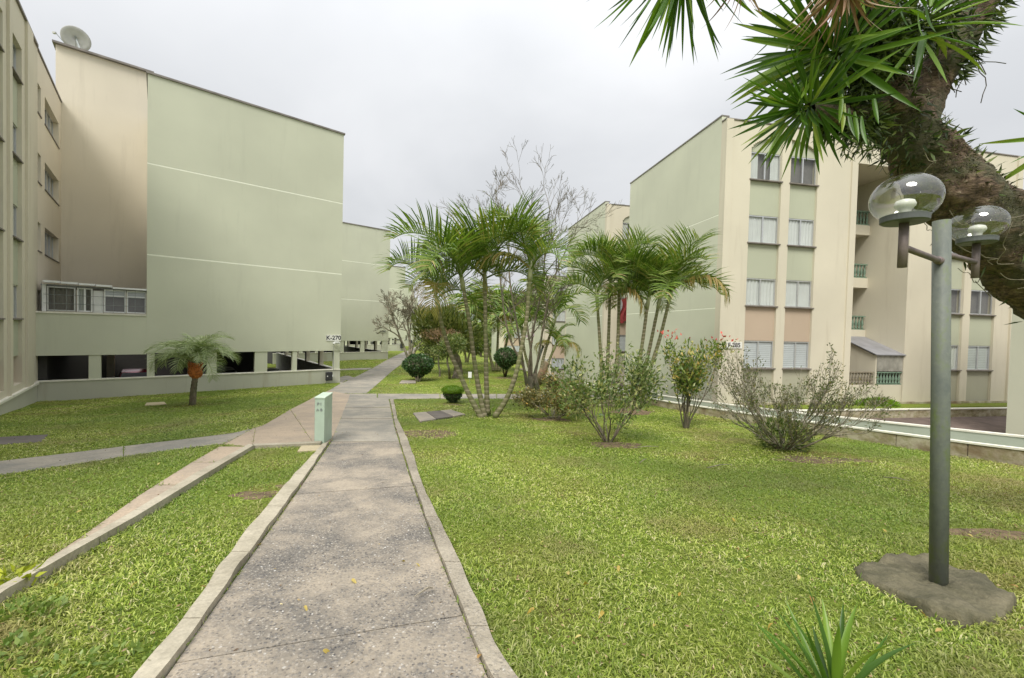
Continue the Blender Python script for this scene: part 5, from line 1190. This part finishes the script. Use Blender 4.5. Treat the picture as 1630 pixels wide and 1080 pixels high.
rosette(yt, P(1088, -72, TZ-.8), (-.15, .05, -1), 62, .74, 4, .1, 1.25, wsc=.6)
rosette(yt, P(1480, 15, TZ-.6), (-.1, -.3, .6), 30, .6, 5, .5, 2.3)
rosette(yt, P(1345, -45, TZ-.95), (.1, -.05, -1), 60, .46, 6, .03, .6, YD, 'dead_leaf')
rosette(yt, P(1180, -40, TZ-.75), (.2, -.1, -1), 22, .36, 7, .05, .9, YD, 'dead_leaf')
rosette(yt, P(1700, 215, TZ-.5), (-.9, -.1, -.05), 14, .5, 8, .1, 1.5)
# moss, epiphytes and rootlets on the bark
def on_trunk(pts, rads, n, lo, hi, sidebias=None, out=1.0):
    n = int(n*.75); idx = RNG.integers(int(len(pts)*lo), int(len(pts)*hi), n); P_ = np.array([tuple(p) for p in pts]); pos = P_[idx]; f = idx/(len(pts)-1)*(len(rads)-1); j = np.minimum(f.astype(int), len(rads)-2); r = np.array(rads)[j]+(np.array(rads)[j+1]-np.array(rads)[j])*(f-j)
    tn = norm(P_[np.minimum(idx+1, len(pts)-1)]-P_[np.maximum(idx-1, 0)]); d = RNG.normal(size=(n, 3)); 
    if sidebias is not None: d += np.array(sidebias)
    d -= tn*(d*tn).sum(1, keepdims=True); d = norm(d); return pos+d*(r*out)[:, None]+tn*RNG.uniform(-.05, .05, (n, 1)), d
TR = [.46, .42, .35, .285, .26, .22, .17, .125, .105, .09]
p, d = on_trunk(tp, TR, 9000, .28, .98, (-.3, -.8, .2), 1.02); leaves('moss', p, d*.5+RNG.normal(0, .6, p.shape), .022, .010, m_moss, yt, kind='stuff')
p, d = on_trunk(tp, TR, 750, .58, .99, (-.8, -.6, -.3), 1.08); leaves('epiphytes', p, d*.8+RNG.normal(0, .5, p.shape)+np.array([-.2, -.2, -.4]), .095, .02, m_epi, yt, kind='stuff')
p, d = on_trunk(tp, TR, 260, .25, .6, (.3, -.4, .9), 1.04); leaves('epiphytes', p, d+RNG.normal(0, .4, p.shape), .11, .02, m_epi, yt, kind='stuff')
p, d = on_trunk(lp, [.20, .17, .15, .13, .12, .1], 900, .35, .98, (0, -.3, -.2), 1.1); leaves('epiphytes', p, d+RNG.normal(0, .5, p.shape)+np.array([.2, 0, -.3]), .12, .02, m_epi, yt, kind='stuff')
# dense dark tangle where the limbs meet, under the rosettes
P_, D_ = [], []
for (x, y, r, n) in ((1375, 95, .24, 1100), (1350, 150, .20, 800), (1395, 55, .24, 900), (1432, 62, .20, 600), (1335, 185, .13, 400), (1375, 195, .12, 350), (1490, 35, .15, 350)):
    p, d = blob(P(x, y, TZ-.3), (r, r, r), n, .1); P_.append(p); D_.append(d)
leaves('tangle', np.concatenate(P_), np.concatenate(D_)+RNG.normal(0, .8, (sum(len(q_) for q_ in P_), 3))+np.array([0, 0, -.5]), .12, .022, m_epi, yt, kind='stuff')
for i, (x, y) in enumerate([(1352, 172), (1360, 178), (1344, 165), (1372, 185), (1432, 5), (1462, 20), (1475, 8), (1390, 150), (1340, 150)]):
    o = bpy.data.objects.new('strap_leaf', YL[1]); C.objects.link(o); o.parent = yt; q = P(x, y, TZ-.75); L = .26; dd = Vector((.1*math.sin(i*2.1), -.1, -1)).normalized(); s = dd.cross(Vector((math.sin(i), 1, 0))).normalized(); u_ = s.cross(dd); q = q-LOC[yt.name]
    o.matrix_local = Matrix(((dd.x*L, s.x*.35, u_.x*.3, q.x), (dd.y*L, s.y*.35, u_.y*.3, q.y), (dd.z*L, s.z*.35, u_.z*.3, q.z), (0, 0, 0, 1)))
# roots and twigs crossing the bark
mb = MB(); rg = random.Random(12)
for i in range(34):
    k = rg.randrange(int(len(tp)*.25), int(len(tp)*.75)); c = tp[k]; f = k/(len(tp)-1)*9; r = TR[int(f)]+(TR[min(int(f)+1, 9)]-TR[int(f)])*(f-int(f))
    th = rg.uniform(0, 6.28); pts = []
    for s_ in range(7):
        kk = min(max(k+int((s_-3)*rg.uniform(.6, 1.6)), 0), len(tp)-1); th += rg.uniform(-.25, .25); tn = (tp[min(kk+1, len(tp)-1)]-tp[kk-1]).normalized(); a = tn.cross(Vector((0, 1, 0))).normalized(); b = tn.cross(a); f = kk/(len(tp)-1)*9; r = TR[int(f)]+(TR[min(int(f)+1, 9)]-TR[int(f)])*(f-int(f)); pts.append(tp[kk]+(a*math.cos(th)+b*math.sin(th))*(r+.045+rg.uniform(-.01, .03)))
    mb.tube(smooth_pts(pts, 3), .003, 4, False)
o = mb.obj('rootlets', m_pbark, yt); o['kind'] = 'stuff'
mb = MB()
for i in range(46):
    q = P(1500+rg.uniform(-90, 60), 60+rg.uniform(-60, 60), TZ-.1); pts = [q]
    dd = Vector((rg.uniform(-.2, .8), rg.uniform(-.5, .3), rg.uniform(-1, .1))).normalized()
    for s_ in range(5): dd = (dd+Vector((rg.gauss(0, .35), rg.gauss(0, .35), -.2))).normalized(); pts.append(pts[-1]+dd*.07)
    mb.tube(pts, .004, 3, False)
o = mb.obj('hanging_roots', m_dbark, yt); o['kind'] = 'stuff'
p = np.array([P(1340+random.uniform(0, 75), 215+random.uniform(-12, 30), TZ-.4) for _ in range(160)]); leaves('hanging_sprigs', p, RNG.normal(0, .6, p.shape)+np.array([-.3, 0, -.5]), .09, .018, m_epi, yt, kind='stuff')

# young yucca in front, its base below the frame
yc = Vector((1.42, 1.74, float(G(1.42, 1.74))+.0)); t = thing('young_yucca', 'young yucca whose leaf tips rise at the bottom edge', 'plant', yc)
mb = MB(); mb.tube([yc-Z3*.05, yc+Z3*.14], [.05, .04], 10); mb.obj('stem', m_bark, t, True)
rosette(t, yc+Z3*.10, (0, .1, 1), 24, .44, 44, .08, 1.0, core=.03)
# weeds at the lower left
for i, (x, y, n, ln, mt, lb) in enumerate([(45, 985, 70, .09, m_weed, 'broad leaved pale weed at the lower left edge'), (18, 935, 26, .15, m_weedy, 'yellow green leafy weed at the left edge by the kerb'), (195, 1062, 46, .075, m_weed, 'small broad leaved weed by the bottom edge'), (20, 1050, 60, .085, m_weed, 'weed patch in the lower left corner'), (110, 1075, 40, .075, m_weed, 'weed between the corner patch and the small weed')]):
    c = at(x, y); t = thing('weed', lb, 'weed', c); n = int(n*2); ln *= .5; p, d = blob((c.x, c.y, c.z+.04), (.16, .10, .05), n, .1); leaves('foliage', p, d*.8+np.array([0, 0, .25])+RNG.normal(0, .5, d.shape), ln, ln*.5, mt, t, kind='stuff')
# fallen leaves and twigs
FLM = [mk(blade(70+i, b, .36, c), m_fallen) for i, (b, c) in enumerate([(.5, .5), (.3, -.6), (.8, .2)])]
spots = [(1117, 890), (1172, 880), (1185, 915), (1195, 895), (1290, 960), (1270, 925), (1345, 1052), (1315, 1000), (1465, 985), (1620, 945), (905, 925), (935, 940), (690, 852), (760, 1062), (318, 945), (312, 888), (255, 742), (90, 940), (218, 938), (660, 712), (675, 755), (1165, 832), (985, 910), (1040, 1010), (850, 980), (925, 1025), (1230, 1005), (1540, 858), (130, 820), (45, 860), (1405, 850), (1080, 960), (865, 870), (960, 985), (1500, 1015)]
onp = [(484, 974), (514, 1046), (416, 872), (640, 900), (662, 905), (560, 930)]
for i, (x, y) in enumerate(spots+onp):
    c = at(x, y, .045 if i < len(spots) else .035); o = link('fallen_leaf', FLM[i % 3], None, None, c); o.rotation_euler = (random.uniform(-.5, .5), random.uniform(-.4, .4), random.uniform(0, 6.28)); s_ = random.uniform(.04, .07); o.scale = (s_, s_, s_)
    if i < len(spots): setp(o, 'small yellowish fallen leaf lying on the grass', 'fallen leaf', 'fallen leaves on the lawn')
    else: setp(o, 'small yellowish fallen leaf lying on the main path', 'fallen leaf', 'fallen leaves on the main path')
for i, (x0, y0, x1, y1, lb) in enumerate([(1010, 717, 1048, 715, 'pale dry twig in the lawn near the tall leafy bush'), (1125, 750, 1165, 744, 'dry twig lying in the lawn below the bare bush'), (1018, 742, 1030, 735, 'short dark twig in the lawn'), (1405, 765, 1450, 772, 'thin dry twig in the lawn left of the lamp post'), (688, 948, 660, 962, 'tiny twig on the main path near the right kerb')]):
    a, b = at(x0, y0, .05), at(x1, y1, .05); mb = MB(); m_ = a.lerp(b, .5)+Vector((.02, .03, .01)); mb.tube([a, m_, b], [.006, .008, .003], 5); o = mb.obj('twig', m_pbark); setp(o, lb, 'twig')

# ------------------------------------------------------------------ cars under the blocks
def car(label, pos, yaw, col, sc=1.0):
    mt = plain('car_paint_%s' % label[:6], col, .25, .3, .03); t = thing('parked_car', label, 'car', pos, 'cars parked below the blocks')
    L0 = LOC[t.name]; M = Matrix.Translation((0, 0, 0)) @ Matrix.Rotation(yaw, 4, 'Z')
    def fin(mb, nm, m_, sm=False, par=None): me = mb.mesh(nm, sm); me.materials.append(m_); o = bpy.data.objects.new(nm, me); C.objects.link(o); o.parent = par or t; o.matrix_local = M if par is None else Matrix.Identity(4); return o
    # body loft: (x, half width, zbottom, ztop)
    secs = [(-2.0, .62, .42, .62), (-1.92, .76, .28, .80), (-1.5, .83, .22, .93), (-.9, .85, .2, .95), (0, .86, .2, .93), (.7, .86, .2, .92), (1.3, .84, .22, .84), (1.8, .78, .26, .72), (2.0, .62, .34, .58)]
    mb = MB(); vs = []
    for x, w, a, b in secs: vs += [(x, -w*.9, a), (x, -w, a+(b-a)*.35), (x, -w*.98, a+(b-a)*.75), (x, -w*.86, b), (x, w*.86, b), (x, w*.98, a+(b-a)*.75), (x, w, a+(b-a)*.35), (x, w*.9, a)]
    k = 8; mb.add(vs, [(i*k+j, i*k+(j+1) % k, (i+1)*k+(j+1) % k, (i+1)*k+j) for i in range(len(secs)-1) for j in range(k)]+[tuple(range(8))[::-1], tuple((len(secs)-1)*k+j for j in range(8))]); fin(mb, 'body', mt, True)
    cab = [(-1.75, .66, .93), (-1.35, .62, 1.32), (-.8, .60, 1.44), (.1, .60, 1.44), (.45, .62, 1.36), (1.1, .70, .92)]
    mb = MB(); vs = []
    for x, w, z in cab: vs += [(x, -w, z), (x, w, z), (x, w+.14, .9), (x, -w-.14, .9)]
    mb.add(vs, [(i*4+j, i*4+(j+1) % 4, (i+1)*4+(j+1) % 4, (i+1)*4+j) for i in range(len(cab)-1) for j in range(4)]); fin(mb, 'cabin', mt, True)
    mb = MB()
    for s_ in (-1, 1): mb.add([(-1.3, s_*.765, 1.0), (.95, s_*.79, .97), (.4, s_*.69, 1.3), (-1.1, s_*.68, 1.3)], [(0, 1, 2, 3)])
    mb.add([(.50, -.58, 1.33), (.50, .58, 1.33), (1.11, .70, .96), (1.11, -.70, .96)], [(0, 1, 2, 3)]); mb.add([(-1.4, -.58, 1.3), (-1.4, .58, 1.3), (-1.78, .66, .98), (-1.78, -.66, .98)], [(0, 1, 2, 3)]); o = fin(mb, 'windows', m_black); o.location.z += .012
    for x in (-1.25, 1.28):
        for s_ in (-1, 1):
            mb = MB(); mb.tube([(x, s_*.68, .31), (x, s_*.87, .31)], .31, 18); w = fin(mb, 'wheel', m_tyre); mb = MB(); mb.tube([(x, s_*.86, .31), (x, s_*.88, .31)], .19, 12); fin(mb, 'hub_cap', m_alu, par=w)
    for s_ in (-1, 1):
        mb = MB(); mb.box((1.86, s_*.52-.16, .55), (1.97, s_*.52+.16, .68)); fin(mb, 'headlight', m_whitefr)
        mb = MB(); mb.box((-1.99, s_*.56-.1, .6), (-1.9, s_*.56+.1, .76)); fin(mb, 'tail_light', m_red)
    mb = MB(); mb.box((1.93, -.3, .42), (2.02, .3, .54)); fin(mb, 'number_plate', m_signp)
a1 = math.atan2(-V1.y, -V1.x)
car('silver car with its nose towards the lawn under the K-270 block', W1(5.0, 28.6, -2.6), a1, (.5, .51, .52))
car('white car in the dark car park behind the date palm', W1(2.9, 30.4, -2.6), a1+.05, (.6, .6, .6))
car('dark red car deep in the car park left of the date palm', W1(-.9, 31, -2.6), a1, (.30, .03, .05))
car('grey car under the second green block', W1(13.0, 50.5, -3.0), a1, (.22, .24, .27))
car('white car under the second green block', W1(16.4, 52.5, -3.0), a1, (.6, .6, .6))

# ------------------------------------------------------------------ distant hill and houses in the gap
xs_ = np.linspace(-500, 500, 60); ys_ = np.linspace(420, 1100, 30)
sheet('hill', xs_, ys_, lambda X, Y: -11+34*np.clip((Y-420)/420, 0, 1)**1.2*(.75+.25*np.sin(X/90+1)*np.cos(X/37)), m_ground)
rg = random.Random(3)
for i in range(7):
    Y = rg.uniform(170, 420); X = Y*rg.uniform(-.16, .02); g = float(np.interp(Y, [120, 400], [-6.5, -12])); w, d_, h = rg.uniform(7, 12), rg.uniform(7, 11), rg.uniform(3.5, 6.5)
    pl = ['leftmost', 'second from left'][0]
    t = thing('distant_house', 'tiny distant house with a tiled roof seen in the gap beyond the lawn', 'house', (X, Y, g), 'distant tiled roof houses'); mb = MB(); mb.box((X, Y, g-3), (X+w, Y+d_, g+h)); mb.obj('wall', rg.choice([m_white, m_cream, m_beige]), t)
    mb = MB(); e = .5; mb.add([(X-e, Y-e, g+h), (X+w+e, Y-e, g+h), (X+w+e, Y+d_+e, g+h), (X-e, Y+d_+e, g+h), (X-e, Y+d_/2, g+h+2), (X+w+e, Y+d_/2, g+h+2)], [(0, 1, 5, 4), (2, 3, 4, 5), (0, 4, 3), (1, 2, 5), (0, 3, 2, 1)]); mb.obj('roof', m_tile, t)
    mb = MB(); mb.box((X+w*.2, Y-.05, g+1.2), (X+w*.35, Y-.01, g+2.6)); mb.obj('window', m_black, t); mb = MB(); mb.box((X+w*.6, Y-.05, g+1.2), (X+w*.75, Y-.01, g+2.6)); mb.obj('window', m_black, t)

grass()
# bits of litter lying in the turf and on the path
n = 5200; Y = RNG.uniform(1.3, 12, n)**1.0; X = RNG.uniform(-1.3, 1.3, n)*Y; k = (X < wall_x(Y)-.1) & (X*U1.x+Y*U1.y > -3.4)
for pl in PATHS: k &= ~(inside(X, Y, pl) & (RNG.random(n) < .80))
X, Y = X[k], Y[k]; n = len(X); d = np.stack([RNG.normal(size=n), RNG.normal(size=n), RNG.normal(size=n)*.25], 1)
m_litter = leafy('brown_litter', [(0, (.08, .05, .03)), (.5, (.24, .15, .08)), (.85, (.42, .32, .18)), (1, (.6, .52, .3))], .8, .1)
o = leaves('litter', np.stack([X, Y, G(X, Y)+np.where(RNG.random(n) < .5, .034, .028)], 1), d, .024, .010, m_litter, None, kind='stuff'); setp(o, 'small dry leaf bits and twigs scattered over lawn and path', 'litter')
